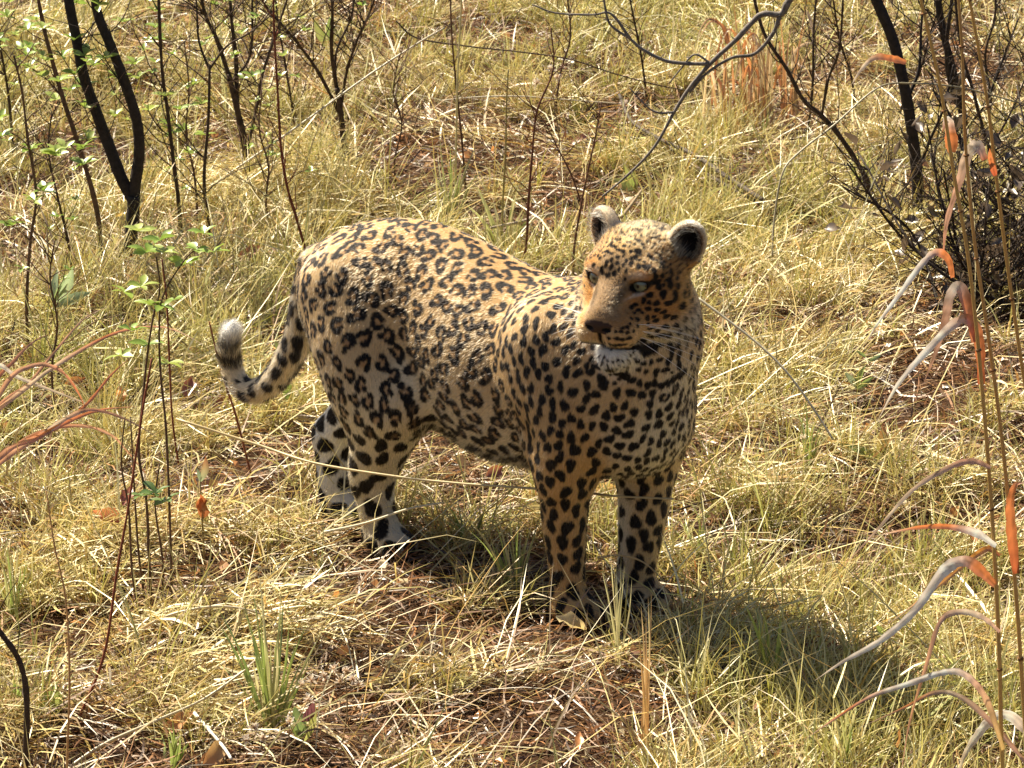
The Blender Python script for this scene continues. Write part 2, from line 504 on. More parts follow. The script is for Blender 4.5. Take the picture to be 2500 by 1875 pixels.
# the rest of the coat: darts thrown on the skin with a spacing that changes over the body
SPC, RAD, RING, ELO = coat_param(LV, LW, LN)
_cand = rng.permutation(len(LV))[:70000]
CP = LV[_cand]; alive = np.ones(len(_cand), bool)
for h in hand:
    alive &= ((CP - h) ** 2).sum(1) > (np.minimum(SPC[_cand] * 0.88, 0.021)) ** 2
qh = to_head(CP.astype(np.float32))
isface = LW[_cand][:, 5] > 0.5
plain = isface & (qh[:, 1] > 0.070) & (qh[:, 2] > -0.105)                        # nose, muzzle
alive &= ~plain
alive &= ~(isface & (qh[:, 2] > 0.062) & (np.abs(qh[:, 0]) > 0.05))              # ears
tailtip = CP[:, 0] < -0.60
alive &= ~(tailtip & (CP[:, 2] > 0.225))
alive &= ~(CP[:, 2] < 0.02)
seen_side = isface & (((qh @ np.array([-0.3, 0.8, 0.1])) > 0.02) & (qh[:, 1] > -0.02))
alive &= ~(seen_side & (qh[:, 2] < 0.02) & (qh[:, 2] > -0.06) & (qh[:, 0] < 0.02))
i = 0
order = np.arange(len(_cand))
while i < len(order):
    if alive[i]:
        v = _cand[i]; p = LV[v]
        s = SPC[v]
        near = ((CP - p) ** 2).sum(1) < (s * 0.5 + SPC[_cand] * 0.42) ** 2
        alive &= ~near
        SEED.append((p, LN[v], LF[v], RAD[v] * rng.uniform(0.82, 1.12), ELO[v] * rng.uniform(0.85, 1.2), RING[v]))
    i += 1
print('spots', n_hand, len(SEED))
sP = np.array([s[0] for s in SEED]); sN = np.array([s[1] for s in SEED]); sT = np.array([s[2] for s in SEED])
sB = np.cross(sN, sT); sR = np.array([s[3] for s in SEED]); sE = np.array([s[4] for s in SEED]); sG = np.array([s[5] for s in SEED])
sPh = rng.uniform(0, 6.28, (len(SEED), 4)); sK = rng.integers(2, 5, len(SEED)); sGap = rng.uniform(-0.6, 0.35, len(SEED))
sHand = np.arange(len(SEED)) < n_hand
_kd = kdtree.KDTree(len(SEED))
_d2 = np.array([np.sort(((sP - p) ** 2).sum(1))[1:4] for p in sP]) ** 0.5
sR = np.where(sHand, sR, np.clip(0.34 * _d2[:, 0] + 0.14 * _d2[:, 1:].mean(1), 0.55 * sR, 1.06 * sR))
for i in range(len(SEED)): _kd.insert(sP[i], i)
_kd.balance()
def spots(P):
    """darkness of the spots and amount of the warm fill inside a ring"""
    P = np.asarray(P, np.float64)
    K = 4
    idx = np.array([[f[1] for f in _kd.find_n(p, K)] for p in P.tolist()])
    w = np.stack([noise3(P, 300, 1), noise3(P, 300, 2), noise3(P, 300, 3)], 1) * 0.0007
    dark = np.zeros(len(P)); fill = np.zeros(len(P))
    for k in range(K):
        j = idx[:, k]
        d = P + np.where(sHand[j][:, None], 0.35, 1.0) * w - sP[j]
        nd = (d * sN[j]).sum(1)
        a = (d * sT[j]).sum(1) / np.sqrt(sE[j]); b = (d * sB[j]).sum(1) * np.sqrt(sE[j])
        a = np.where(sHand[j], (d * sT[j]).sum(1) / sE[j], a); b = np.where(sHand[j], (d * sB[j]).sum(1), b)
        r = np.sqrt(a * a + b * b + np.where(np.abs(nd) > 2.5 * sR[j], 1.0, 0)) / sR[j]
        th = np.arctan2(b, a)
        wob = 1 + np.where(sHand[j], 0.08, 0.16) * np.cos(2 * th + sPh[j, 0]) + 0.10 * np.cos(3 * th + sPh[j, 1])
        soft = np.clip(0.0013 / sR[j], 0.07, 0.3)
        solid = sm(1 + soft, 1 - soft, r / wob * np.where(sHand[j], 1.0, 1.08))
        ring_r = np.abs(r / wob - 0.66)
        ang = np.cos(sK[j] * th + sPh[j, 2]) + 0.5 * np.cos(th + sPh[j, 3])
        thick = 0.40 * sm(-1.25, -0.65 + sGap[j] * 0.5, ang) * (0.86 + 0.2 * np.cos(th * 2 + sPh[j, 1]))
        ring = sm(thick + soft * 0.6, thick - soft * 0.6, ring_r) * (thick > 0.03)
        g = sG[j]
        dk = np.where(g > 0.5, ring, np.where(g > 0.2, np.maximum(ring, sm(0.9, 0.6, r) * 0.7), solid))
        dark = np.maximum(dark, dk)
        fill = np.maximum(fill, np.where(g > 0.2, sm(0.85, 0.5, r), 0))
    return dark, fill

TAWNY = np.array([0.50, 0.335, 0.160]); OCHRE = np.array([0.45, 0.250, 0.082]); CREAM = np.array([0.62, 0.535, 0.38])
WHITE = np.array([0.78, 0.74, 0.66]); BLACK = np.array([0.008, 0.006, 0.005]); GREYTAN = np.array([0.29, 0.195, 0.105])
def mix(a, b, t): return a + (b - a) * t[:, None]

def coat_colour(P, N, W, dark_fill=None):
    P = np.asarray(P, np.float32)
    x, y, z = P.T.astype(np.float64)
    q = to_head(P).astype(np.float64); qa = np.abs(q[:, 0])
    wt, wn, wf, wh, wtl, whd = W.T
    body = wt + wn
    top = np.interp(x, TRF[:, 0], TRF[:, 1]); bot = np.interp(x, TRF[:, 0], TRF[:, 2])
    h = np.clip((z - bot) / (top - bot), 0, 1)
    c = np.tile(TAWNY, (len(P), 1))
    c = mix(c, OCHRE, 0.7 * sm(0.60, 0.95, h) * body)
    c = mix(c, CREAM, sm(0.62, 0.12, h) * wt * 0.9)
    chest = sm(0.30, 0.40, x) * sm(0.56, 0.46, z) * (wt + wn + wf * sm(0.26, 0.32, z))
    c = mix(c, CREAM, 0.85 * np.clip(chest, 0, 1) * sm(0.11, 0.03, np.abs(y - 0.02)))
    c = mix(c, OCHRE, 0.35 * wf * sm(0.06, 0.03, np.abs(y + 0.095)) * sm(0.5, 0.3, z))
    c = mix(c, OCHRE, 0.3 * wf * (y < 0))
    c = mix(c, CREAM, 0.9 * wf * (y > 0) * sm(0.42, 0.24, z) * sm(0.62, -0.2, N[:, 0]))
    c = mix(c, CREAM, wh * sm(0.46, 0.24, z) * 0.95)
    c = mix(c, WHITE, wh * (y > 0.0) * sm(0.38, 0.24, z) * 0.85)
    c = mix(c, CREAM, wtl * 0.62 * sm(0.50, 0.40, z))
    # head
    hc = np.tile(np.array([0.43, 0.205, 0.065]), (len(P), 1))
    hc = mix(hc, np.array([0.50, 0.30, 0.11]), sm(0.01, 0.05, q[:, 2]) * sm(0.06, 0.02, qa))
    hc = mix(hc, GREYTAN, 0.9 * sm(0.050, 0.075, q[:, 1]) * sm(-0.055, -0.02, q[:, 2]) * sm(0.040, 0.022, qa))
    hc = mix(hc, CREAM, sm(-0.035, -0.085, q[:, 2]) * sm(0.125, 0.07, q[:, 1]))
    hc = mix(hc, np.array([0.54, 0.34, 0.15]), sm(0.075, 0.10, q[:, 1]) * sm(-0.03, -0.05, q[:, 2]) * sm(-0.088, -0.08, q[:, 2]))
    mz = q[:, 2] + mouth_z(q)
    hc = mix(hc, WHITE, sm(0.0, -0.004, mz) * sm(0.045, 0.07, q[:, 1]))
    hc = mix(hc, CREAM, 0.8 * sm(0.0, 0.012, 0.012 - np.abs(qa - 0.012)) * sm(0.10, 0.12, q[:, 1]) * sm(-0.062, -0.070, q[:, 2]) * (mz > 0))
    # pale patches over and under the eyes
    e = q - EYE * np.where(q[:, 0:1] < 0, A3(-1, 1, 1), A3(1, 1, 1))
    hc = mix(hc, WHITE, 0.4 * sm(0.0050, 0.002, np.sqrt((e[:, 0] / 3.0) ** 2 + (e[:, 2] + 0.0145 - 0.2 * e[:, 0] * np.sign(q[:, 0])) ** 2)) * sm(0.0, 0.02, e[:, 1] + 0.03))
    hc = mix(hc, WHITE, 0.25 * sm(0.011, 0.003, np.sqrt((e[:, 0] / 1.8) ** 2 + (e[:, 2] - 0.019) ** 2)) * sm(0.0, 0.02, e[:, 1] + 0.03))
    c = mix(c, hc, whd)
    if dark_fill is None: dark_fill = spots(P)
    dark, fill = dark_fill
    c = mix(c, np.array([0.38, 0.20, 0.075]), 0.7 * fill * np.clip(wt + wh, 0, 1))
    # face markings that are not spots
    head = whd > 0.35
    el = np.sqrt((e[:, 0] / 0.0205) ** 2 + (e[:, 1] / 0.030) ** 2 + ((e[:, 2] + 0.001 - 0.28 * e[:, 0] * np.sign(q[:, 0])) / 0.0122) ** 2)
    rim = np.where(head, sm(1.18, 0.95, el), 0)
    sgn = np.sign(q[:, 0])
    ex = e[:, 0] * sgn                                     # + outward
    tear = np.sqrt(((ex + 0.018 + (e[:, 2] + 0.008) * -0.25) / 0.0062) ** 2 + ((e[:, 2] + 0.014) / 0.015) ** 2)
    rim = np.maximum(rim, np.where(head & (e[:, 1] > -0.01), sm(1.5, 0.4, tear) * 0.55, 0))
    outer = np.sqrt(((ex - 0.021) / 0.010) ** 2 + ((e[:, 2] - 0.006) / 0.0055) ** 2)
    rim = np.maximum(rim, np.where(head & (e[:, 1] > -0.03), sm(1.2, 0.7, outer), 0))
    lip = np.where(head & (q[:, 1] > 0.040) & (qa < 0.062), sm(0.0085, 0.0050, np.abs(mz) + np.where(mz < 0, 0.002, 0)), 0)
    corner = np.sqrt(((q[:, 1] - 0.056) / 0.017) ** 2 + ((mz + 0.002) / 0.013) ** 2)
    lip = np.maximum(lip, np.where(head & (qa > 0.018) & (qa < 0.075), sm(1.15, 0.75, corner), 0))
    groove = np.where(head & (q[:, 1] > 0.12), sm(0.0055, 0.003, qa) * (q[:, 2] < -0.045) * (mz > 0), 0)
    mark = np.maximum(np.maximum(rim, lip), groove)
    # ears: black behind, pale rim
    for s in (1, -1):
        R_ = EAR_R[s]
        m = q * np.array([s, 1, 1]); eq = (m - EAR_C) @ R_
        inear = (np.linalg.norm(eq / np.array([0.040, 0.030, 0.050]), axis=1) < 1) & (eq[:, 2] > -0.022) & head
        rr = np.sqrt((eq[:, 0] / 0.034) ** 2 + (eq[:, 2] / 0.043) ** 2)
        back = inear & (eq[:, 1] < 0.002)
        inner = inear & ~back & (rr < 0.90)
        c[inear] = mix(c[inear], CREAM, 0.8 * sm(0.75, 0.95, rr[inear]))
        mark = np.where(inear, 0, mark); dark = np.where(inear, 0, dark)
        mark = np.where(back & (rr < 0.88), sm(0.9, 0.8, rr) * (eq[:, 2] < 0.026), mark)
        c[inner] = mix(c[inner], np.array([0.10, 0.075, 0.055]), sm(0.92, 0.70, rr[inner]))
    dark = np.where(head & (q[:, 1] > 0.06) & (qa < 0.028) & (q[:, 2] > -0.045) & (q[:, 2] < 0.02), 0, dark)
    dark = np.maximum(dark, mark)
    # tail rings near the tip
    tt = np.where(wtl > 0.5, 1.0, 0)
    tip = tt * (x < -0.60)
    dark = np.maximum(dark, tip * sm(0.272, 0.262, np.abs(z - 0.262) + 0.262 - 0.004) * sm(0.0, 0.01, 0.02 - np.abs(z - 0.262)))
    c = np.where((tip * sm(0.275, 0.285, z))[:, None] > 0.5, mix(np.tile(np.array([0.07, 0.06, 0.05]), (len(P), 1)), WHITE, sm(0.285, 0.325, z)), c)
    c = mix(c, BLACK, dark)
    # nose leather
    nose = head & (np.linalg.norm((q - np.array([0, 0.143, -0.0385])) / np.array([0.0245, 0.018, 0.0135]), axis=1) < 1.08) & (q[:, 1] > 0.132)
    c[nose] = np.array([0.050, 0.030, 0.025])
    nost = head & (np.linalg.norm((np.stack([qa, q[:, 1], q[:, 2]], 1) - np.array([0.0160, 0.1500, -0.0435])) / np.array([0.0085, 0.012, 0.0042]), axis=1) < 1)
    c[nost] = np.array([0.008, 0.006, 0.005])
    gap = head & (np.abs(mz) < 0.0045) & (q[:, 1] < 0.125) & (qa < 0.05) & (q[:, 1] > 0.03)
    c[gap] = np.array([0.012, 0.008, 0.007])
    bald = nose | nost | gap | (head & (el < 0.98))
    return c, bald, q, mz

LC, LB, _, _ = coat_colour(LV, LN, LW)

m_skin, nt, out = new_mat('leopard_skin')
at = nt.nodes.new('ShaderNodeAttribute'); at.attribute_name = 'col'
b = nt.nodes.new('ShaderNodeBsdfPrincipled'); b.inputs['Roughness'].default_value = 0.75
b.inputs['Specular IOR Level'].default_value = 0.2
nt.links.new(at.outputs['Color'], b.inputs['Base Color']); nt.links.new(b.outputs[0], out.inputs[0])
body = np_mesh('body', LV, quads=LQ, mat=m_skin, parent=leopard, colors=LC)

# ------------------------------------------------------------------ fur
tri = np.concatenate([LQ[:, [0, 1, 2]], LQ[:, [0, 2, 3]]])
area = np.linalg.norm(np.cross(LV[tri[:, 1]] - LV[tri[:, 0]], LV[tri[:, 2]] - LV[tri[:, 0]]), axis=1)
tw = area * (1 + 2.2 * LW[tri[:, 0], 5]) * (1 - 0.9 * LB[tri[:, 0]])
NH = 430000
ti = rng.choice(len(tri), NH, p=tw / tw.sum())
u1 = np.sqrt(rng.random(NH)); u2 = rng.random(NH)
bc = np.stack([1 - u1, u1 * (1 - u2), u1 * u2], 1)
itp = lambda A: (A[tri[ti]] * bc[..., None]).sum(1)
HP, HN, HF, HW = itp(LV), nrm(itp(LN)), nrm(itp(LF)), itp(LW)
_hl = HW @ np.array([0.0068, 0.0080, 0.0060, 0.0060, 0.0100, 0.0055])
HC, HB, hq, hmz = coat_colour(HP, HN, HW, spots(HP + HF * (_hl * 0.55)[:, None]))
keep = ~HB & (HP[:, 2] > 0.012)
HP, HN, HF, HW, HC, hq, hmz = (a[keep] for a in (HP, HN, HF, HW, HC, hq, hmz))
NH = len(HP)
ln = HW @ np.array([0.0068, 0.0080, 0.0060, 0.0060, 0.0100, 0.0055])
bot = np.interp(HP[:, 0], TRF[:, 0], TRF[:, 2])
ln += 0.007 * HW[:, 0] * sm(0.06, 0.0, HP[:, 2] - bot) * sm(0.38, 0.2, HP[:, 0])
ln -= 0.0015 * sm(0.32, 0.40, HP[:, 0]) * (HW[:, 0] + HW[:, 1])
hd_ = HW[:, 5] > 0.4
ln = np.where(hd_, 0.0048 + 0.0030 * sm(0.07, 0.0, hq[:, 1]) + 0.0030 * sm(-0.03, -0.08, hq[:, 2]) * sm(0.06, 0.02, hq[:, 1]), ln)
chin = hd_ & (hmz < -0.006) & (hq[:, 1] > 0.05); ln = np.where(chin, 0.0065, ln)
ln = np.where((HP[:, 0] < -0.6) & (HP[:, 2] > 0.25), 0.021, ln)
lift = np.where(hd_, 0.55, 0.30)
for s in (1, -1):
    m = hq * np.array([s, 1, 1]); eq = (m - EAR_C) @ EAR_R[s]
    rr = np.sqrt((eq[:, 0] / 0.034) ** 2 + (eq[:, 2] / 0.043) ** 2)
    ine = (np.linalg.norm(eq / np.array([0.040, 0.030, 0.050]), axis=1) < 1) & (eq[:, 2] > -0.022) & hd_
    inner = ine & (eq[:, 1] > 0.0) & (rr < 0.92)
    ln = np.where(ine, 0.0040, ln)
    # long pale hairs that grow from the front edge across the opening
    lg = inner & (rng.random(NH) < 0.16)
    ln = np.where(lg, rng.uniform(0.010, 0.019, NH), ln); lift = np.where(lg, 1.3, lift)
    HC[lg] = np.array([0.60, 0.53, 0.40]) * rng.uniform(0.6, 1.1, (lg.sum(), 1))
    oute = nrm((EAR_R[s] @ np.array([0.5, 0.3, 1.0])) * np.array([s, 1, 1])) @ HR.T
    HF[ine] = nrm(oute + 0 * HF[ine])
HF = nrm(HF - (HF * HN).sum(1, keepdims=True) * HN * 1.0)
ln *= rng.uniform(0.65, 1.25, NH)
# locks: neighbouring hairs bend together
lock = np.stack([noise3(HP, 95, 11), noise3(HP, 95, 12), noise3(HP, 95, 13)], 1) * 0.13 + np.stack([noise3(HP, 320, 14), noise3(HP, 320, 15), noise3(HP, 320, 16)], 1) * 0.16
dirn = nrm(HF + HN * lift[:, None] * rng.uniform(0.7, 1.4, (NH, 1)) + lock + rng.normal(0, 0.16, (NH, 3)))
grav = A3(0, 0, -0.28) * (1 - 1.0 * hd_[:, None])
NPT = 4
tt = np.linspace(0, 1, NPT)
pts = HP[:, None, :] - HN[:, None, :] * 0.0008 + ln[:, None, None] * (dirn[:, None, :] * tt[None, :, None] + (HF * 0.22 + grav)[:, None, :] * (tt ** 2)[None, :, None])
HC = HC * (1 + np.where(hd_, 0.16, 0.07) * noise3(HP, 420, 41))[:, None] * rng.uniform(0.50, 1.32, (NH, 1)) * (1 + 0.06 * rng.normal(size=(NH, 3)) * np.array([0.3, 0.3, 0.8]))
hcv = bpy.data.hair_curves.new('fur')
hcv.add_curves([NPT] * NH)
hcv.attributes['position'].data.foreach_set('vector', pts.astype(np.float32).ravel())
ra = hcv.attributes.get('radius') or hcv.attributes.new('radius', 'FLOAT', 'POINT')
rad = np.where(hd_, 0.00028, 0.00038)[:, None] * np.array([1.0, 0.9, 0.65, 0.16])[None]
ra.data.foreach_set('value', rad.astype(np.float32).ravel())
ca = hcv.attributes.new('col', 'FLOAT_COLOR', 'CURVE')
c4 = np.ones((NH, 4), np.float32); c4[:, :3] = np.clip(HC, 0.003, 0.95)
ca.data.foreach_set('color', c4.ravel())
m_fur, nt, out = new_mat('leopard_fur')
at = nt.nodes.new('ShaderNodeAttribute'); at.attribute_name = 'col'
hb = nt.nodes.new('ShaderNodeBsdfHairPrincipled')
hb.model = 'CHIANG'; hb.parametrization = 'COLOR'
hb.inputs['Roughness'].default_value = 0.42; hb.inputs['Radial Roughness'].default_value = 0.55
hb.inputs['Coat'].default_value = 0.0
hb.inputs['IOR'].default_value = 1.34
df = nt.nodes.new('ShaderNodeBsdfDiffuse'); nt.links.new(at.outputs['Color'], df.inputs['Color'])
mxs = nt.nodes.new('ShaderNodeMixShader'); mxs.inputs[0].default_value = 0.85
nt.links.new(df.outputs[0], mxs.inputs[1])
nt.links.new(at.outputs['Color'], hb.inputs['Color']); nt.links.new(hb.outputs[0], mxs.inputs[2]); nt.links.new(mxs.outputs[0], out.inputs[0])
hcv.materials.append(m_fur)
fur = bpy.data.objects.new('fur', hcv); col.objects.link(fur); fur.parent = leopard

# ------------------------------------------------------------------ eyes, whiskers
m_eye, nt, out = new_mat('leopard_eye')
tc = nt.nodes.new('ShaderNodeTexCoord'); sep = nt.nodes.new('ShaderNodeSeparateXYZ')
vm = nt.nodes.new('ShaderNodeVectorMath'); vm.operation = 'MULTIPLY'; vm.inputs[1].default_value = (1, 0, 1)
vl = nt.nodes.new('ShaderNodeVectorMath'); vl.operation = 'LENGTH'
rp = nt.nodes.new('ShaderNodeValToRGB')
nt.links.new(tc.outputs['Object'], vm.inputs[0]); nt.links.new(vm.outputs[0], vl.inputs[0])
mp = nt.nodes.new('ShaderNodeMath'); mp.operation = 'MULTIPLY'; mp.inputs[1].default_value = 1 / 0.0165
nt.links.new(vl.outputs['Value'], mp.inputs[0]); nt.links.new(mp.outputs[0], rp.inputs[0])
cr_ = rp.color_ramp; cr_.elements[0].position = 0.0; cr_.elements[0].color = (0.01, 0.008, 0.006, 1)
cr_.elements[1].position = 1.0; cr_.elements[1].color = (0.01, 0.008, 0.006, 1)
for p_, c_ in ((0.155, (0.01, 0.008, 0.006, 1)), (0.20, (0.17, 0.16, 0.08, 1)), (0.42, (0.19, 0.20, 0.12, 1)), (0.64, (0.13, 0.145, 0.09, 1)), (0.74, (0.02, 0.018, 0.014, 1))):
    el_ = cr_.elements.new(p_); el_.color = c_
b = nt.nodes.new('ShaderNodeBsdfPrincipled'); b.inputs['Roughness'].default_value = 0.08
b.inputs['Coat Weight'].default_value = 0.6; b.inputs['Coat Roughness'].default_value = 0.02
nt.links.new(rp.outputs[0], b.inputs['Base Color']); nt.links.new(b.outputs[0], out.inputs[0])

def sphere_arrays(r, nu=28, nv=18):
    v = [(0, 0, r)]
    for i in range(1, nv):
        t = math.pi * i / nv
        for j in range(nu):
            p = 2 * math.pi * j / nu; v.append((r * math.sin(t) * math.cos(p), r * math.sin(t) * math.sin(p), r * math.cos(t)))
    v.append((0, 0, -r))
    tr, qd = [], []
    for j in range(nu):
        tr.append((0, 1 + j, 1 + (j + 1) % nu)); b0 = 1 + (nv - 2) * nu; tr.append((len(v) - 1, b0 + (j + 1) % nu, b0 + j))
    for i in range(nv - 2):
        for j in range(nu):
            a = 1 + i * nu + j; b_ = 1 + i * nu + (j + 1) % nu; qd.append((a, a + nu, b_ + nu, b_))
    return v, tr, qd
ev, et, eqd = sphere_arrays(0.0165)
for s, gz in ((1, -0.10), (-1, 0.16)):
    o = np_mesh('eye', ev, tris=et, quads=eqd, mat=m_eye, parent=leopard)
    ctr = from_head(EYE * A3(s, 1, 1))
    g = HR @ nrm(A3(0.05 if s > 0 else 0.0, 1.0, 0.02))                # both eyes look the same way, out to the left of the camera
    zq = nrm(np.array([0, 0, 1]) - g[2] * g); xq = np.cross(g, zq)
    M = Matrix(((xq[0], g[0], zq[0], ctr[0]), (xq[1], g[1], zq[1], ctr[1]), (xq[2], g[2], zq[2], ctr[2]), (0, 0, 0, 1)))
    o.matrix_local = M

m_wh, nt, out = new_mat('whisker')
b = nt.nodes.new('ShaderNodeBsdfPrincipled'); b.inputs['Base Color'].default_value = (0.85, 0.82, 0.75, 1); b.inputs['Roughness'].default_value = 0.35
nt.links.new(b.outputs[0], out.inputs[0])
def tube_arrays(path, radii, ns=6, up=None):
    path = np.asarray(path, np.float64); radii = np.asarray(radii, np.float64)
    n = len(path)
    T = nrm(np.gradient(path, axis=0))
    ref = np.array([0.31, 0.17, 0.93]) if abs(T[0] @ nrm(np.array([0.31, 0.17, 0.93]))) < 0.9 else np.array([0.9, -0.3, 0.2])
    U = np.zeros_like(path); u0 = nrm(ref - (ref @ T[0]) * T[0])
    for i in range(n):
        u0 = nrm(u0 - (u0 @ T[i]) * T[i]); U[i] = u0
    B = np.cross(T, U)
    a = np.arange(ns) * 2 * math.pi / ns
    V = path[:, None, :] + radii[:, None, None] * (np.cos(a)[None, :, None] * U[:, None, :] + np.sin(a)[None, :, None] * B[:, None, :])
    V = V.reshape(-1, 3)
    i, j = np.meshgrid(np.arange(n - 1), np.arange(ns), indexing='ij')
    q = np.stack([i * ns + j, i * ns + (j + 1) % ns, (i + 1) * ns + (j + 1) % ns, (i + 1) * ns + j], -1).reshape(-1, 4)
    V = np.vstack([V, path[0], path[-1]])
    k0, k1 = len(V) - 2, len(V) - 1
    jj = np.arange(ns)
    t = np.vstack([np.stack([np.full(ns, k0), (jj + 1) % ns, jj], 1), np.stack([np.full(ns, k1), (n - 1) * ns + jj, (n - 1) * ns + (jj + 1) % ns], 1)])
    return V, t, q
def whisker(s, y0, z0, dx, dz, L):
    p0 = np.array([0.046, y0, z0]); 
    t = np.linspace(0, 1, 9)[:, None]
    d = nrm(np.array([1.0, dx, dz]))
    p = p0 + L * (d * t + np.array([-0.05, -0.32, -0.30]) * t * t)
    p = p * np.array([s, 1, 1])
    w = from_head(p)
    V, tr, qd = tube_arrays(w, np.linspace(0.00052, 0.00012, 9), 5)
    np_mesh('whisker', V, tris=tr, quads=qd, mat=m_wh, parent=leopard)
rw = np.random.default_rng(5)
for s in (1, -1):
    for (y0, z0, dz) in ((0.105, -0.044, 0.22), (0.088, -0.050, 0.12), (0.100, -0.056, 0.05), (0.090, -0.060, -0.02), (0.080, -0.055, 0.05), (0.098, -0.068, -0.15), (0.088, -0.071, -0.28), (0.078, -0.066, -0.10), (0.092, -0.076, -0.42)):
        whisker(s, y0, z0, rw.uniform(-0.35, 0.05), dz + rw.uniform(-0.05, 0.05), rw.uniform(0.085, 0.135))
# ------------------------------------------------------------------ ground
def hnoise(x, y, f, seed):
    r = np.random.default_rng(seed); o = 0
    for i in range(6):
        a = r.uniform(0, 6.283); k = f * r.uniform(0.6, 1.5)
        o = o + np.sin(k * (x * math.cos(a) + y * math.sin(a)) + r.uniform(0, 6.28))
    return o / 3.0
PAWS = np.array([LEO_LOC[:2] + W2L[:2, :2].T @ np.array(p) for p in ((0.30, -0.064), (0.345, 0.063), (-0.19, -0.033), (-0.365, 0.033))])
def terrain(x, y):
    x = np.asarray(x, float); y = np.asarray(y, float)
    z = 0.022 * hnoise(x, y, 2.2, 1) + 0.014 * hnoise(x, y, 6.5, 2) + 0.006 * hnoise(x, y, 19, 3)
    far = np.hypot(x, y)
    z = z + 0.25 * hnoise(x, y, 0.12, 4) * sm(8, 40, far)
    flat = np.zeros_like(x)
    for p in PAWS: flat = np.maximum(flat, sm(0.30, 0.08, np.hypot(x - p[0], y - p[1])))
    return z * (1 - flat) - 0.004
def gax(c, r):
    d = np.concatenate([np.arange(0, r, 0.035), r + np.cumsum(0.05 * 1.22 ** np.arange(44))])
    d = d[d < 420]
    return np.concatenate([-d[:0:-1], d]) + c
gx_, gy_ = gax(0, 2.6), gax(1.8, 3.6)
X_, Y_ = np.meshgrid(gx_, gy_, indexing='ij')
gv = np.stack([X_, Y_, terrain(X_, Y_)], -1).reshape(-1, 3)
ii, jj = np.meshgrid(np.arange(len(gx_) - 1), np.arange(len(gy_) - 1), indexing='ij')
w_ = len(gy_)
gq = np.stack([ii * w_ + jj, (ii + 1) * w_ + jj, (ii + 1) * w_ + jj + 1, ii * w_ + jj + 1], -1).reshape(-1, 4)
m_soil, nt, out = new_mat('soil')
tc = nt.nodes.new('ShaderNodeTexCoord')
n1 = nt.nodes.new('ShaderNodeTexNoise'); n1.inputs['Scale'].default_value = 7; n1.inputs['Detail'].default_value = 8
n2 = nt.nodes.new('ShaderNodeTexNoise'); n2.inputs['Scale'].default_value = 120; n2.inputs['Detail'].default_value = 6
rp = nt.nodes.new('ShaderNodeValToRGB')
rp.color_ramp.elements[0].position = 0.3; rp.color_ramp.elements[0].color = (0.024, 0.012, 0.006, 1)
rp.color_ramp.elements[1].position = 0.75; rp.color_ramp.elements[1].color = (0.11, 0.055, 0.024, 1)
mx = nt.nodes.new('ShaderNodeMix'); mx.data_type = 'FLOAT'; mx.inputs[0].default_value = 0.5
for n in (n1, n2): nt.links.new(tc.outputs['Object'], n.inputs['Vector'])
nt.links.new(n1.outputs['Fac'], mx.inputs[2]); nt.links.new(n2.outputs['Fac'], mx.inputs[3]); nt.links.new(mx.outputs[0], rp.inputs[0])
bp = nt.nodes.new('ShaderNodeBump'); bp.inputs['Strength'].default_value = 0.8; bp.inputs['Distance'].default_value = 0.01
nt.links.new(n2.outputs['Fac'], bp.inputs['Height'])
b = nt.nodes.new('ShaderNodeBsdfPrincipled'); b.inputs['Roughness'].default_value = 0.95; b.inputs['Specular IOR Level'].default_value = 0.1
nt.links.new(rp.outputs[0], b.inputs['Base Color']); nt.links.new(bp.outputs[0], b.inputs['Normal']); nt.links.new(b.outputs[0], out.inputs[0])
ground = np_mesh('ground', gv, quads=gq, mat=m_soil)
tag(ground, 'brown soil under the dry grass', None, None, 'structure')

# ------------------------------------------------------------------ materials of plants: colour per vertex
def leafy(name, trans=0.38, gloss=0.06, rough=0.45):
    m, nt, out = new_mat(name)
    at = nt.nodes.new('ShaderNodeAttribute'); at.attribute_name = 'col'
    df = nt.nodes.new('ShaderNodeBsdfDiffuse'); tl = nt.nodes.new('ShaderNodeBsdfTranslucent'); gl = nt.nodes.new('ShaderNodeBsdfGlossy')
    gl.inputs['Roughness'].default_value = rough; gl.inputs['Color'].default_value = (1, 0.96, 0.88, 1)
    for n in (df, tl): nt.links.new(at.outputs['Color'], n.inputs['Color'])
    m1 = nt.nodes.new('ShaderNodeMixShader'); m1.inputs[0].default_value = trans
    m2 = nt.nodes.new('ShaderNodeMixShader'); m2.inputs[0].default_value = gloss
    nt.links.new(df.outputs[0], m1.inputs[1]); nt.links.new(tl.outputs[0], m1.inputs[2])
    nt.links.new(m1.outputs[0], m2.inputs[1]); nt.links.new(gl.outputs[0], m2.inputs[2]); nt.links.new(m2.outputs[0], out.inputs[0])
    return m
m_grass = leafy('grass_blade', 0.30, 0.07)
m_leaf = leafy('leaf', 0.42, 0.08, 0.35)
m_bark, nt, out = new_mat('bark')
at = nt.nodes.new('ShaderNodeAttribute'); at.attribute_name = 'col'
tc = nt.nodes.new('ShaderNodeTexCoord')
n1 = nt.nodes.new('ShaderNodeTexNoise'); n1.inputs['Scale'].default_value = 90; n1.inputs['Detail'].default_value = 7; n1.inputs['Roughness'].default_value = 0.7
nt.links.new(tc.outputs['Object'], n1.inputs['Vector'])
mr = nt.nodes.new('ShaderNodeMapRange'); mr.inputs[1].default_value = 0.3; mr.inputs[2].default_value = 0.7; mr.inputs[3].default_value = 0.45; mr.inputs[4].default_value = 1.7
nt.links.new(n1.outputs['Fac'], mr.inputs[0])
mu = nt.nodes.new('ShaderNodeVectorMath'); mu.operation = 'SCALE'
nt.links.new(at.outputs['Color'], mu.inputs[0]); nt.links.new(mr.outputs[0], mu.inputs['Scale'])
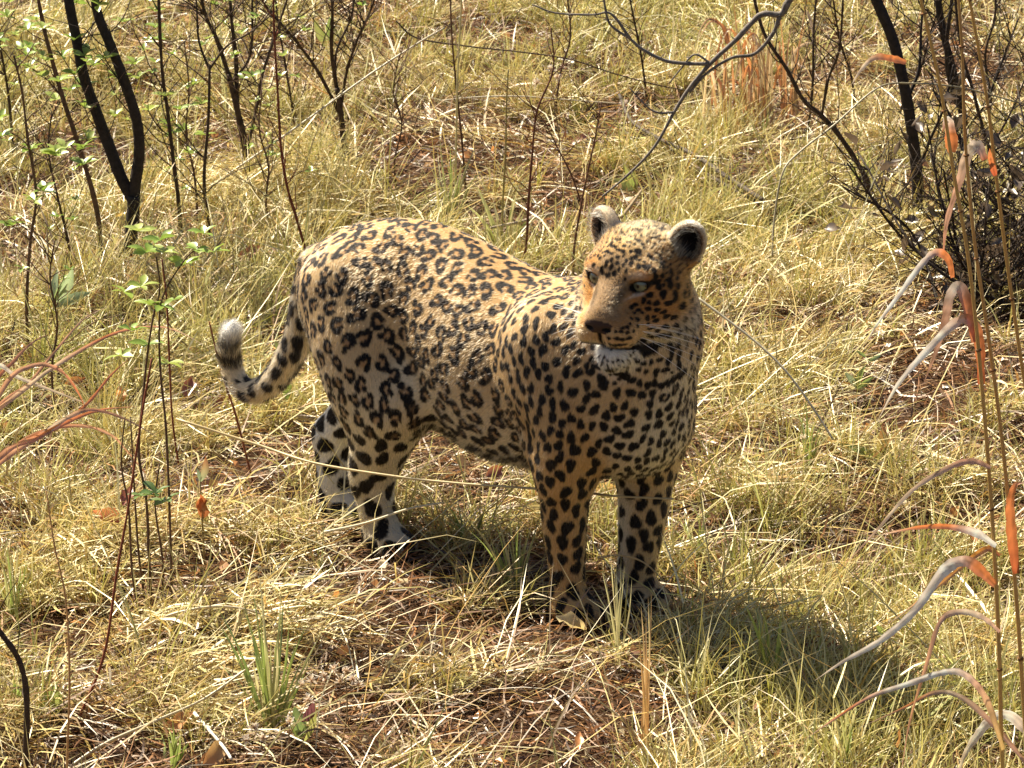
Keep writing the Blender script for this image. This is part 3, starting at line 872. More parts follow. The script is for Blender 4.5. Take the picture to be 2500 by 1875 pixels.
bp = nt.nodes.new('ShaderNodeBump'); bp.inputs['Strength'].default_value = 0.7; bp.inputs['Distance'].default_value = 0.002
nt.links.new(n1.outputs['Fac'], bp.inputs['Height'])
b = nt.nodes.new('ShaderNodeBsdfPrincipled'); b.inputs['Roughness'].default_value = 0.8; b.inputs['Specular IOR Level'].default_value = 0.25
nt.links.new(mu.outputs[0], b.inputs['Base Color']); nt.links.new(bp.outputs[0], b.inputs['Normal']); nt.links.new(b.outputs[0], out.inputs[0])

# ------------------------------------------------------------------ grass: one mass of blades
def blades(root, az, el, bend, length, width, c0, c1, twist, seg=3, cv=0.13):
    """arrays of curved tapering blades; root (n,3); el start elevation, bend its change along the blade"""
    n = len(root)
    P = [root]; ds = []
    p = root.copy()
    curl = rng.normal(0, cv, n)
    for k in range(seg):
        e = el + bend * (k + 0.5) / seg
        a = az + curl * (k + 0.5)
        d = np.stack([np.cos(e) * np.cos(a), np.cos(e) * np.sin(a), np.sin(e)], 1)
        p = p + d * (length / seg)[:, None]
        p[:, 2] = np.maximum(p[:, 2], terrain(p[:, 0], p[:, 1]) + 0.003)
        P.append(p); ds.append(d)
    V = np.zeros((n, 2 * seg + 1, 3)); C = np.zeros((n, 2 * seg + 1, 3))
    for k in range(seg):
        d = ds[k]
        side = np.stack([-d[:, 1], d[:, 0], np.zeros(n)], 1); side = nrm(side)
        upv = np.cross(side, d)
        s = side * np.cos(twist)[:, None] + upv * np.sin(twist)[:, None]
        w = width * [0.8, 1.0, 0.75, 0.55][k] * 0.5
        V[:, 2 * k] = P[k] - s * w[:, None]; V[:, 2 * k + 1] = P[k] + s * w[:, None]
        t = k / seg
        C[:, 2 * k] = C[:, 2 * k + 1] = c0 + (c1 - c0) * t
    V[:, 2 * seg] = P[seg]; C[:, 2 * seg] = c1
    nv = 2 * seg + 1
    base = (np.arange(n) * nv)[:, None]
    Q = np.concatenate([base + np.array([[2 * k, 2 * k + 1, 2 * k + 3, 2 * k + 2]]) for k in range(seg - 1)])
    T = base + np.array([[2 * seg - 2, 2 * seg - 1, 2 * seg]])
    return V.reshape(-1, 3), Q, T, C.reshape(-1, 3)

STRAW = np.array([[0.62, 0.48, 0.17], [0.72, 0.60, 0.28], [0.56, 0.40, 0.11], [0.62, 0.53, 0.18], [0.50, 0.31, 0.08], [0.78, 0.70, 0.42]])
GREEN = np.array([[0.42, 0.44, 0.075], [0.33, 0.38, 0.055], [0.52, 0.50, 0.12], [0.24, 0.30, 0.045], [0.57, 0.51, 0.15]])
BROWN = np.array([[0.24, 0.105, 0.038], [0.13, 0.060, 0.025], [0.40, 0.18, 0.060], [0.28, 0.155, 0.065], [0.08, 0.042, 0.022]])
def in_view(x, y, mx=0.25):
    half = 0.84 + (y + 0.80) * (1.34 - 0.84) / 5.28
    return (np.abs(x) < half + mx) & (y > -1.15) & (y < 4.9)
def scatter(n_in, n_out):
    xs, ys = [], []
    while sum(map(len, xs)) < n_in:
        x = rng.uniform(-1.8, 1.8, 60000); y = rng.uniform(-1.15, 4.9, 60000)
        k = in_view(x, y); xs.append(x[k]); ys.append(y[k])
    x = np.concatenate(xs)[:n_in]; y = np.concatenate(ys)[:n_in]
    xo = rng.uniform(-3.4, 3.4, n_out * 3); yo = rng.uniform(-2.4, 7.5, n_out * 3); k = ~in_view(xo, yo)
    return np.concatenate([x, xo[k][:n_out]]), np.concatenate([y, yo[k][:n_out]])
ALLB = []
def clear_paws(x, y, r):
    k = np.ones(len(x), bool)
    for p in PAWS: k &= np.hypot(x - p[0] + 0.01, y - p[1]) > r
    return k
def add_blades(x, y, zoff, az, el, bend, L, W, c0, c1, twist=None):
    k = clear_paws(x, y, 0.052)
    x, y, zoff, az, el, bend, L, W, c0, c1 = (a[k] for a in (x, y, zoff, az, el, bend, L, W, c0, c1))
    root = np.stack([x, y, terrain(x, y) + zoff], 1)
    tw = rng.uniform(-0.9, 0.9, len(x))
    ALLB.append(blades(root, az, el, bend, L, W, c0, c1, tw))
def pick(pal, n, jit=0.12):
    return pal[rng.integers(0, len(pal), n)] * rng.uniform(1 - jit, 1 + jit, (n, 1))

# 1 matted straw, thick in some places and thin in others
x, y = scatter(185000, 36000)
dens = 0.42 + 0.55 * hnoise(x, y, 7.0, 21) + 0.55 * hnoise(x, y, 17, 22)
k = rng.random(len(x)) < np.clip(dens, 0.03, 1)
x, y = x[k], y[k]; n = len(x)
lean = 2.2 * hnoise(x, y, 2.6, 23)                                    # neighbouring straws are combed the same way
az = lean + rng.normal(0, 1.0, n)
zoff = np.abs(rng.normal(0, 0.036, n)) * np.clip(dens[k], 0.12, 1.2)
green = sm(0.25, 1.1, hnoise(x, y, 3.1, 24) + 0.6 * hnoise(x, y, 9, 25) + 0.0 * (y - 1.0) - 0.15 + 0.3 * rng.normal(size=n))
brown = sm(0.3, 1.0, hnoise(x, y, 4.0, 26) + 0.6 * hnoise(x, y, 11, 27) + 0.4 * rng.normal(size=n))
c = pick(STRAW, n); c = mix(c, pick(GREEN, n), green * 0.75); c = mix(c, pick(BROWN, n), np.clip(brown, 0, 1) * 0.8)
low = zoff < 0.014
c[low] = mix(c[low], pick(BROWN, int(low.sum())), np.full(int(low.sum()), 0.85))  # low straws browned as litter, with the gaps' shade put into the colour
L = rng.gamma(4.0, 0.024, n).clip(0.025, 0.26)
add_blades(x, y, zoff, az, np.radians(rng.normal(16, 15, n)), np.radians(rng.normal(-22, 15, n)), L, rng.gamma(5, 0.00048, n).clip(0.0011, 0.0055), c, c * rng.uniform(0.85, 1.15, (n, 1)))
# 2 tufts: blades that fan out from one root
def tufts(nt_in, nt_out, per, Lm, pal, greenish, spread, hgt=1.0):
    tx, ty = scatter(nt_in, nt_out)
    g = 0.5 + 0.5 * hnoise(tx, ty, 3.1, 24) + 0.3 * hnoise(tx, ty, 7.0, 31)
    g = g + 0.8 * hnoise(tx, ty, 17, 22) + 0.5 * hnoise(tx, ty, 7.0, 21)
    kk = rng.random(len(tx)) < sm(0.1, 0.9, g)
    tx, ty = tx[kk], ty[kk]; m = len(tx)
    cnt = rng.poisson(per, m) + 2
    idx = np.repeat(np.arange(m), cnt); n = len(idx)
    r = np.abs(rng.normal(0, 0.010, n)); a0 = rng.uniform(0, 6.283, n)
    x = tx[idx] + r * np.cos(a0); y = ty[idx] + r * np.sin(a0)
    tl = rng.uniform(0, 6.283, m); tlen = rng.gamma(7, Lm / 7, m)
    az = a0 + rng.normal(0, 0.5, n)
    el = np.radians((82 - spread * rng.random(n))); 
    tilt = rng.normal(0, 0.22, m)
    el = np.clip(el + tilt[idx] * np.cos(az - tl[idx]), 0.25, 1.57)
    L = tlen[idx] * rng.uniform(0.45, 1.1, n)
    gm = np.clip(greenish + 0.35 * rng.normal(size=m), 0, 1)
    cc = mix(pick(STRAW, n), pick(pal, n), gm[idx])
    tip = mix(cc, pick(STRAW, n), np.full(n, 0.45))
    add_blades(x, y, np.zeros(n), az, el, np.radians(rng.normal(-28, 22, n)), L, rng.uniform(0.0014, 0.0034, n), cc * 0.92, tip)
tufts(7500, 1000, 11, 0.120, GREEN, 0.62, 44)
tufts(3000, 400, 13, 0.085, GREEN, 0.5, 60)
tufts(2200, 300, 10, 0.17, GREEN, 0.50, 30)
# 3 dead brown stalks and bits low down
x, y = scatter(62000, 6000); n = len(x)
c = pick(BROWN, n, 0.3)
add_blades(x, y, np.abs(rng.normal(0, 0.012, n)), rng.uniform(0, 6.28, n), np.radians(rng.normal(8, 12, n)), np.radians(rng.normal(-10, 30, n)), rng.gamma(4, 0.016, n).clip(0.02, 0.2), rng.uniform(0.0014, 0.0044, n), c, c * 0.9)
# 4 long pale straws lying over the rest
x, y = scatter(1900, 400); n = len(x)
c = pick(STRAW, n)
add_blades(x, y, rng.uniform(0.0, 0.03, n), 2.2 * hnoise(x, y, 2.6, 23) + rng.normal(0, 1.2, n), np.radians(rng.normal(34, 18, n)), np.radians(rng.normal(-50, 22, n)), rng.uniform(0.2, 0.42, n), rng.uniform(0.0014, 0.0032, n), c, c)
# 5 a thin far field, past the edge of the picture
x = rng.uniform(-9, 9, 40000); y = rng.uniform(-4, 16, 40000)
k = ~((np.abs(x) < 3.3) & (y > -2.3) & (y < 7.4)); x, y = x[k][:24000], y[k][:24000]; n = len(x)
c = mix(pick(STRAW, n), pick(GREEN, n), rng.random(n) * 0.6)
add_blades(x, y, np.zeros(n), rng.uniform(0, 6.28, n), np.radians(rng.uniform(25, 80, n)), np.radians(rng.normal(-30, 20, n)), rng.uniform(0.1, 0.32, n), rng.uniform(0.004, 0.012, n), c, c)
def join_blades(parts):
    V, Q, T, C, o = [], [], [], [], 0
    for v, q, t, c in parts:
        V.append(v); Q.append(q + o); T.append(t + o); C.append(c); o += len(v)
    return np.concatenate(V), np.concatenate(Q), np.concatenate(T), np.concatenate(C)
V, Q, T, C = join_blades(ALLB)
print('grass tris', len(Q) * 2 + len(T))
C = np.clip(C, 0.01, 0.9)
grass = np_mesh('dry_grass', V, tris=T, quads=Q, mat=m_grass, colors=C)
tag(grass, 'matted straw and yellow green grass covering the ground', 'grass', None, 'stuff')
del ALLB, V, Q, T, C
# ------------------------------------------------------------------ plants that stand apart from the grass
rp_ = np.random.default_rng(77)
BLACKBARK = (0.030, 0.022, 0.018); DARKBROWN = (0.060, 0.038, 0.024); BROWNBARK = (0.115, 0.065, 0.038); REDSTEM = (0.17, 0.050, 0.026)
GREYBARK = (0.20, 0.165, 0.125); STRAWC = (0.62, 0.50, 0.27); OLIVE = (0.20, 0.17, 0.06)
def lerp_path(pts, n=5):
    return catmull(pts, n) if len(pts) > 2 else np.array([np.array(pts[0]) * (1 - t) + np.array(pts[1]) * t for t in np.linspace(0, 1, 2 * n)])

LEAFCACHE = {}
def leaf_mesh(kind, c, tipc=None, seed=0):
    """one leaf along +y, 1 long, upper side +z; 15 vertices"""
    key = (kind, tuple(c), tuple(tipc) if tipc else None, seed)
    if key in LEAFCACHE: return LEAFCACHE[key]
    r = np.random.default_rng(seed + 3)
    prof = {'obovate': (0.05, 0.26, 0.44, 0.46, 0.30, 0.03), 'lance': (0.06, 0.20, 0.28, 0.26, 0.15, 0.01), 'broad': (0.05, 0.34, 0.48, 0.42, 0.24, 0.02), 'dry': (0.06, 0.30, 0.46, 0.50, 0.28, 0.05)}[kind]
    fold = {'obovate': 0.16, 'lance': 0.22, 'broad': 0.14, 'dry': 0.45}[kind]
    droop = {'obovate': -0.24, 'lance': -0.20, 'broad': -0.22, 'dry': 0.30}[kind]
    V, C = [], []
    for i, w in enumerate(prof):
        t = i / 5.0
        z0 = droop * t * t + 0.10 * t
        for sx in (-1, 0, 1):
            ww = w * (0.5 + (0.10 * r.normal() if kind == 'dry' else 0.03 * r.normal()))
            V.append((sx * ww + 0.04 * math.sin(t * 3 + seed), t - 0.03 * t * t, z0 + abs(sx) * fold * w * (1 + (0.5 * r.normal() if kind == 'dry' else 0))))
            cc = np.array(c) + (np.array(tipc if tipc else c) - np.array(c)) * t
            cc = cc * (1.15 if sx == 0 else 1.0) * r.uniform(0.88, 1.12)
            C.append(cc)
    Q = [(3 * i + j, 3 * i + j + 1, 3 * i + j + 4, 3 * i + j + 3) for i in range(5) for j in (0, 1)]
    o = np_mesh('leaf', V, quads=Q, mat=m_leaf, colors=np.clip(np.array(C), 0.005, 0.9))
    me = o.data; bpy.data.objects.remove(o)
    LEAFCACHE[key] = me
    return me

class Plant:
    def __init__(self, name, label, cat, base, group=None):
        base = np.array(base, float)
        base[2] = terrain(base[0], base[1]) if group != 'air' else base[2]
        self.b = base; self.e = empty(name, base)
        tag(self.e, label, cat, group if group != 'air' else None)
    def tube(self, part, path, r0, r1, c, ns=7, wob=0.10, tipc=None, mat=None, parent=None):
        p = np.asarray(path, float)
        n = len(p); t = np.linspace(0, 1, n)
        rr = (r0 + (r1 - r0) * t) * (1 + wob * rp_.normal(size=n) * 0.6)
        V, T, Q = tube_arrays(p, rr, ns)
        tc_ = np.array(tipc if tipc is not None else c, float); c = np.array(c, float)
        C = np.concatenate([np.repeat(c[None] + (tc_ - c)[None] * t[:, None], ns, 0), c[None], tc_[None]])
        C = C * rp_.uniform(0.85, 1.15, (len(C), 1))
        return np_mesh(part, V - self.b, tris=T, quads=Q, mat=mat or m_bark, parent=self.e if parent is None else parent, colors=C)
    def leaf(self, pos, dirn, size, kind='obovate', c=(0.24, 0.32, 0.07), tipc=None, roll=0.0, upv=(0, 0, 1)):
        me = leaf_mesh(kind, c, tipc, int(rp_.integers(0, 3)))
        o = bpy.data.objects.new('leaf', me); col.objects.link(o); o.parent = self.e
        d = nrm(np.asarray(dirn, float)); u = np.asarray(upv, float)
        x = np.cross(d, u); x = nrm(x) if np.linalg.norm(x) > 1e-3 else np.array([1.0, 0, 0])
        z = np.cross(x, d)
        x, z = x * math.cos(roll) + z * math.sin(roll), z * math.cos(roll) - x * math.sin(roll)
        p = np.asarray(pos) - self.b; s = size
        o.matrix_local = Matrix(((x[0] * s, d[0] * s, z[0] * s, p[0]), (x[1] * s, d[1] * s, z[1] * s, p[1]), (x[2] * s, d[2] * s, z[2] * s, p[2]), (0, 0, 0, 1)))
        return o
    def whorl(self, pos, n, size, up=0.55, **k):
        a0 = rp_.uniform(0, 6.28)
        for i in range(n):
            a = a0 + i * 6.283 / n + rp_.normal(0, 0.2)
            self.leaf(pos, (math.cos(a), math.sin(a), up + rp_.normal(0, 0.25)), size * rp_.uniform(0.75, 1.2), roll=rp_.normal(0, 0.3), **k)
    def ribbon(self, part, path, w, cols, fold=0.35, twist=0.0, mat=None):
        """a long arching blade: V fold, tapered to the tip, colours along it"""
        p = np.asarray(path, float); n = len(p)
        t = np.linspace(0, 1, n)
        T = nrm(np.gradient(p, axis=0))
        vd = nrm(CAM - p)
        side = nrm(np.cross(T, vd)); nor = np.cross(side, T)
        tw = twist * (t - 0.2)
        side, nor = side * np.cos(tw)[:, None] + nor * np.sin(tw)[:, None], nor * np.cos(tw)[:, None] - side * np.sin(tw)[:, None]
        ww = w * 0.5 * np.clip(np.minimum(0.55 + 2.2 * t, 1.0) * (1 - t ** 2.2), 0.03, 1)
        ww = ww * (1 + 0.10 * rp_.normal(size=n))
        lanes = np.array([-1, -0.5, 0, 0.5, 1.0])
        V = np.stack([p + side * (ww * k)[:, None] - nor * (fold * ww * (1 - abs(k)))[:, None] for k in lanes], 1).reshape(-1, 3)
        cols = np.array(cols, float); tk = np.linspace(0, 1, len(cols))
        C = np.stack([np.interp(t, tk, cols[:, i]) for i in range(3)], 1)
        blotch = np.clip(1 + 0.22 * rp_.normal(size=(n, 1, 1)) + 0.22 * rp_.normal(size=(1, 5, 1)) + 0.12 * rp_.normal(size=(n, 5, 1)), 0.35, 1.35)
        C = (C[:, None, :] * blotch).reshape(-1, 3)
        Q = [(5 * i + j, 5 * i + j + 1, 5 * i + j + 6, 5 * i + j + 5) for i in range(n - 1) for j in range(4)]
        return np_mesh(part, V - self.b, quads=Q, mat=mat or m_leaf, parent=self.e, colors=np.clip(C, 0.005, 0.85))
    def twigs(self, path, n, L, r, c, t0=0.25, up=0.35, leaf=None, fork=2):
        """fine twigs along a stem, in one piece; leaf = (size, kind, colour, probability)"""
        path = np.asarray(path); parts = []; ends = []
        for i in range(n):
            k = int(rp_.uniform(t0, 0.98) * (len(path) - 1)); p0 = path[k]
            T = nrm(path[min(k + 1, len(path) - 1)] - path[max(k - 1, 0)])
            a = rp_.uniform(0, 6.283)
            d = nrm(0.45 * T + np.array([math.cos(a), 0.8 * math.sin(a), up]) * rp_.uniform(0.6, 1.1))
            ll = L * rp_.uniform(0.5, 1.3)
            q = [p0]
            for s in range(6):
                d = nrm(d + rp_.normal(0, 0.20, 3) + np.array([0, 0, 0.05])); q.append(q[-1] + d * ll / 6)
                if s > 1 and fork and rp_.random() < 0.35:
                    d2 = nrm(d + rp_.normal(0, 0.6, 3)); e = [q[-1], q[-1] + d2 * ll * 0.16, q[-1] + (d2 + rp_.normal(0, 0.2, 3)) * ll * 0.34]
                    parts.append((np.array(e), r * 0.5, r * 0.25)); ends.append((e[-1], d2))
            parts.append((np.array(q), r, r * 0.3)); ends.append((q[-1], d))
            ends.append((q[3], d))
        Vs, Ts, Qs, o = [], [], [], 0
        for (q, a, b_) in parts:
            V, T, Q = tube_arrays(q, np.linspace(a, b_, len(q)), 5); Vs.append(V); Ts.append(T + o); Qs.append(Q + o); o += len(V)
        V = np.concatenate(Vs)
        tw = np_mesh('twigs', V - self.b, tris=np.concatenate(Ts), quads=np.concatenate(Qs), mat=m_bark, parent=self.e, colors=np.tile(np.array(c), (len(V), 1)) * rp_.uniform(0.8, 1.25, (len(V), 1)))
        tw['kind'] = 'stuff'
        if leaf:
            size, kind, cs, pr, nn = leaf
            for (p, d) in ends:
                if rp_.random() < pr:
                    cc = cs[int(rp_.integers(0, len(cs)))]
                    self.whorl(p, nn, size, c=cc, kind=kind, up=0.5)
        return ends

def P2(pts, y, dy=0.0):
    """list of photo pixels -> points at depth y, drifting by dy towards the last"""
    n = len(pts)
    return [at_y(a, b, y + dy * i / max(n - 1, 1)) for i, (a, b) in enumerate(pts)]
def stand(pts, extra=(), dy=0.0):
    """a stem whose first pixel is its foot on the ground"""
    g = at_z(pts[0][0], pts[0][1], 0.0)
    q = P2(pts, g[1], dy); q[0][2] = terrain(q[0][0], q[0][1]) - 0.01
    return q
YG = [(0.28, 0.37, 0.06), (0.22, 0.32, 0.05), (0.34, 0.41, 0.09)]
DG = [(0.10, 0.17, 0.04), (0.14, 0.21, 0.05)]

# --- trees and saplings with dark stems
def sapling(name, label, cat, main, r0, r1, c, branches=(), tw=0, twL=0.16, twr=0.0016, leaf=None, group=None, dy=0.0, tipc=None, ns=8, wob=0.12):
    q = stand(main, dy=dy)
    p = Plant(name, label, cat, q[0], group)
    path = lerp_path(q, 6)
    p.tube('trunk', path, r0, r1, c, ns, tipc=tipc, wob=wob)
    if tw: p.twigs(path, int(tw * 1.6), twL, twr, c, leaf=leaf)
    y0 = q[0][1]
    for (pts, a, b_, ntw) in branches:
        bp_ = lerp_path(P2(pts, y0 + 0.01, rp_.normal(0, 0.05)), 6)
        p.tube('branch', bp_, a, b_, c, 7, wob=wob)
        if ntw: p.twigs(bp_, int(ntw * 2.2), twL, twr, c, leaf=leaf)
    return p
LEAFY = (0.027, 'obovate', YG, 0.30, 5)
LEAFS = (0.018, 'obovate', YG, 0.20, 4)
sapling('forked_tree', 'black forked tree trunk at the upper left', 'tree', [(284, 592), (282, 530), (287, 470), (289, 425)], 0.0175, 0.0145, BLACKBARK,
        [([(288, 435), (262, 385), (237, 320), (207, 240), (181, 165), (165, 85), (148, 0), (130, -120), (118, -260)], 0.0138, 0.010, 6),
         ([(289, 430), (294, 385), (301, 330), (296, 262), (270, 178), (240, 100), (212, 30), (200, -60), (205, -260)], 0.0135, 0.0095, 6),
         ([(290, 410), (291, 385), (289, 372)], 0.0075, 0.006, 0)], twL=0.20, leaf=(0.032, 'obovate', YG, 0.28, 5), wob=0.05)
sapling('sapling', 'thin brown sapling left of the forked tree', 'sapling', [(218, 610), (212, 470), (175, 330), (140, 225), (118, 150), (95, 60), (78, -40), (70, -200)], 0.0062, 0.0036, BROWNBARK, tw=9, leaf=LEAFY)
sapling('sapling', 'thin dark sapling just right of the forked tree', 'sapling', [(396, 560), (385, 430), (375, 350), (362, 240), (350, 150), (343, 0), (340, -160)], 0.0050, 0.0034, DARKBROWN, tw=9, leaf=LEAFS)
sapling('sapling', 'slender sapling with a forked top before the pale grass', 'sapling', [(463, 560), (447, 460), (441, 380), (450, 260), (453, 140)], 0.0048, 0.0030, DARKBROWN,
        [([(452, 150), (430, 90), (425, 20), (420, -80)], 0.003, 0.0015, 3), ([(452, 150), (490, 100), (540, 70), (600, 20)], 0.003, 0.0014, 3)], tw=5, leaf=LEAFS)
sapling('shrub', 'dark bare shrub branching upward behind the rump', 'shrub', [(548, 420), (532, 330), (512, 235), (494, 160)], 0.0095, 0.0062, DARKBROWN,
        [([(495, 165), (470, 90), (440, 20), (425, -80)], 0.0058, 0.003, 5), ([(512, 235), (510, 130), (500, 40), (492, -80)], 0.0058, 0.0035, 5), ([(532, 330), (555, 230), (570, 150), (600, 60), (640, -60)], 0.0042, 0.002, 6), ([(500, 180), (540, 120), (545, 20), (540, -90)], 0.004, 0.002, 4)],
        tw=4, leaf=LEAFS, twL=0.22)
sapling('shrub', 'bare shrub with many upright twigs above the back', 'shrub', [(752, 360), (742, 300), (736, 245), (728, 190)], 0.0085, 0.0058, DARKBROWN,
        [([(728, 195), (716, 110), (718, 20), (712, -90)], 0.0052, 0.003, 6), ([(736, 250), (690, 160), (640, 90), (580, 20), (530, -50)], 0.0048, 0.0022, 7), ([(736, 240), (748, 160), (770, 90), (805, 10), (830, -90)], 0.0040, 0.002, 7), ([(733, 230), (725, 120), (760, 30), (765, -80)], 0.0036, 0.0018, 5)],
        twL=0.20)
sapling('sapling', 'thin red brown stem rising behind the tail base', 'sapling', [(672, 640), (664, 560), (640, 470), (622, 410), (608, 330), (600, 200), (592, 60), (590, -80)], 0.0036, 0.0022, REDSTEM, tw=5, twL=0.10)
sapling('tree', 'dark straight tree trunk at the upper right', 'tree', [(1990, 500), (1984, 430), (1976, 330), (1957, 205), (1930, 90), (1893, 0), (1850, -110), (1800, -300)], 0.0145, 0.0120, BLACKBARK,
        [([(1980, 380), (2010, 300), (2040, 230), (2060, 140)], 0.004, 0.002, 4), ([(1960, 215), (1985, 150), (1990, 60), (2000, -60)], 0.0045, 0.002, 4)], tw=5, twL=0.22, wob=0.05)
sapling('tree', 'dark slanting trunk close to the right edge', 'tree', [(2090, 330), (2080, 250), (2062, 165), (2040, 80), (2026, 0), (2010, -150)], 0.0105, 0.0085, BLACKBARK,
        [([(2075, 240), (2050, 170), (2045, 90), (2056, 0), (2060, -120)], 0.006, 0.004, 4), ([(2085, 280), (2130, 220), (2170, 120), (2200, 40)], 0.0045, 0.002, 6)], tw=6, twL=0.24, wob=0.05)
sapling('sapling', 'leaning dark sapling between the reddish grass and the trunk', 'sapling', [(1902, 470), (1870, 385), (1818, 300), (1775, 250), (1735, 215), (1700, 150), (1650, 70), (1620, -40)], 0.0066, 0.0036, DARKBROWN,
        [([(1775, 250), (1790, 170), (1812, 110), (1820, 20), (1822, -70)], 0.0036, 0.002, 4)], tw=8, twL=0.20)
sapling('sapling', 'thin upright stem rising through the reddish grass', 'sapling', [(1735, 345), (1748, 260), (1756, 170), (1758, 60), (1770, -80)], 0.0040, 0.0025, DARKBROWN, tw=7, twL=0.15)
sapling('sapling', 'spiny twiggy stem at the right edge', 'sapling', [(2200, 470), (2165, 390), (2130, 300), (2100, 190), (2075, 100), (2060, -40)], 0.0052, 0.003, DARKBROWN, [([(2140, 320), (2180, 250), (2210, 180), (2240, 100)], 0.003, 0.0015, 5)], tw=9, twL=0.20)
sapling('sapling', 'dark crooked stem in the bottom left corner', 'sapling', [(52, 1700), (58, 1560), (55, 1480), (38, 1420), (0, 1365), (-30, 1320)], 0.0060, 0.0038, DARKBROWN, tw=3, twL=0.12)
sapling('sapling', 'thin dark stem with bare twigs behind the back', 'sapling', [(1110, 620), (1135, 540), (1142, 430), (1150, 330), (1160, 240), (1195, 150), (1190, 60)], 0.0036, 0.0016, (0.13, 0.05, 0.03), tw=9, twL=0.14, twr=0.0013)
sapling('sapling', 'forked wiry stem between the back and the head', 'sapling', [(1238, 640), (1240, 540), (1256, 440), (1272, 360), (1285, 300), (1300, 220)], 0.0030, 0.0013, (0.13, 0.06, 0.035), [([(1256, 440), (1235, 380), (1205, 320), (1175, 260)], 0.0022, 0.001, 4)], tw=6, twL=0.12, twr=0.0012)
sapling('sapling', 'dark upright stem left of the tall straw stalk', 'sapling', [(1010, 470), (1000, 330), (985, 180), (975, 60), (972, -60)], 0.0028, 0.0018, (0.12, 0.06, 0.035), tw=5, twL=0.10, twr=0.0012)
sapling('sapling', 'brown stem with small leaves at the left edge', 'sapling', [(60, 760), (58, 640), (66, 520), (78, 420), (60, 300), (48, 200), (30, 120)], 0.0040, 0.0022, BROWNBARK, tw=8, twL=0.12, leaf=(0.030, 'obovate', YG, 0.35, 6))

for lab, main, r0, lf in (
    ('wiry scrub stem between the two bare shrubs', [(640, 330), (632, 240), (618, 150), (600, 40), (590, -60)], 0.0034, None),
    ('dark wiry stem leaning left in the top left corner', [(28, 330), (20, 220), (2, 110), (-20, 0)], 0.0044, LEAFY),
    ('thin leafy scrub stem in front of the forked tree', [(160, 640), (150, 540), (128, 440), (105, 330), (112, 240)], 0.0032, LEAFS),
    ('thin leafy stem left of the bare shrubs', [(428, 480), (420, 380), (402, 290), (408, 190), (398, 90)], 0.0030, LEAFY),
    ('short bare scrub stem above the rump', [(860, 430), (852, 350), (868, 270), (850, 200), (862, 120)], 0.0026, None),
    ('grey wiry stem at the top middle', [(1195, 250), (1210, 160), (1232, 80), (1225, -20), (1230, -90)], 0.0030, None),
    ('dark leaning scrub stem right of the top middle', [(1400, 210), (1385, 120), (1365, 20), (1350, -70)], 0.0034, None),
    ('tangled dark stem beside the slanting trunk', [(2120, 300), (2140, 220), (2128, 120), (2150, 30), (2145, -70)], 0.0046, None),
    ('thin stem crossing behind the dark straight trunk', [(1930, 330), (1945, 240), (1985, 160), (2010, 70), (2045, -30)], 0.0036, None),
    ('leafless dark stem right of the leaning sapling', [(1850, 260), (1840, 170), (1815, 90), (1800, 0), (1790, -80)], 0.0034, None),
    ('slim dark stem among the twigs left of the rump', [(590, 520), (575, 440), (580, 360), (560, 280), (566, 190)], 0.0028, LEAFS),
    ('brown stem with sparse leaves beside the left edge', [(120, 900), (112, 800), (124, 700), (108, 600), (118, 520)], 0.0030, LEAFS)):
    sapling('scrub_stem', lab, 'scrub', main, r0, r0 * 0.5, DARKBROWN if r0 > 0.003 else BROWNBARK, tw=11, twL=0.17, twr=0.0013, leaf=lf)

# --- leafy shrub at the left, with its lower dark sprig
q = stand([(328, 1335), (322, 1200), (316, 1080), (300, 980), (308, 870), (318, 770), (330, 690), (345, 625), (338, 555)])
p = Plant('leafy_shrub', 'leafy shrub with thin stems and yellow green leaf whorls', 'shrub', q[0])
path = lerp_path(q, 6); p.tube('stem', path, 0.0030, 0.0014, BROWNBARK)
y0 = q[0][1]
for pts in ([(372, 1330), (368, 1150), (359, 930), (348, 820), (344, 720), (352, 640), (400, 560), (430, 535)], [(318, 1330), (300, 1200), (290, 1050), (282, 900)], [(345, 1330), (352, 1220), (335, 1090), (345, 1000)], [(300, 1330), (285, 1230), (278, 1100), (262, 1000), (270, 900)]):
    p.tube('stem', lerp_path(P2(pts, y0 + rp_.normal(0, 0.02)), 6), 0.0026, 0.0011, BROWNBARK)
for (a, b_, n_) in ((316, 545, 6), (355, 545, 6), (400, 570, 6), (425, 540, 5), (268, 630, 5), (305, 618, 5), (325, 660, 5), (352, 662, 5), (375, 648, 4), (285, 715, 5), (318, 745, 6), (262, 768, 5), (362, 785, 5), (345, 520, 5), (440, 505, 5), (300, 500, 5), (462, 545, 4)):
    p.whorl(at_y(a, b_, y0 + rp_.normal(0, 0.02)), n_, 0.030, c=YG[int(rp_.integers(0, 3))], kind='obovate', up=0.35)
for (a, b_) in ((305, 1072), (335, 1066), (355, 1085)):
    p.whorl(at_y(a, b_, y0 - 0.02), 5, 0.032, c=DG[int(rp_.integers(0, 2))], kind='obovate', up=0.2)

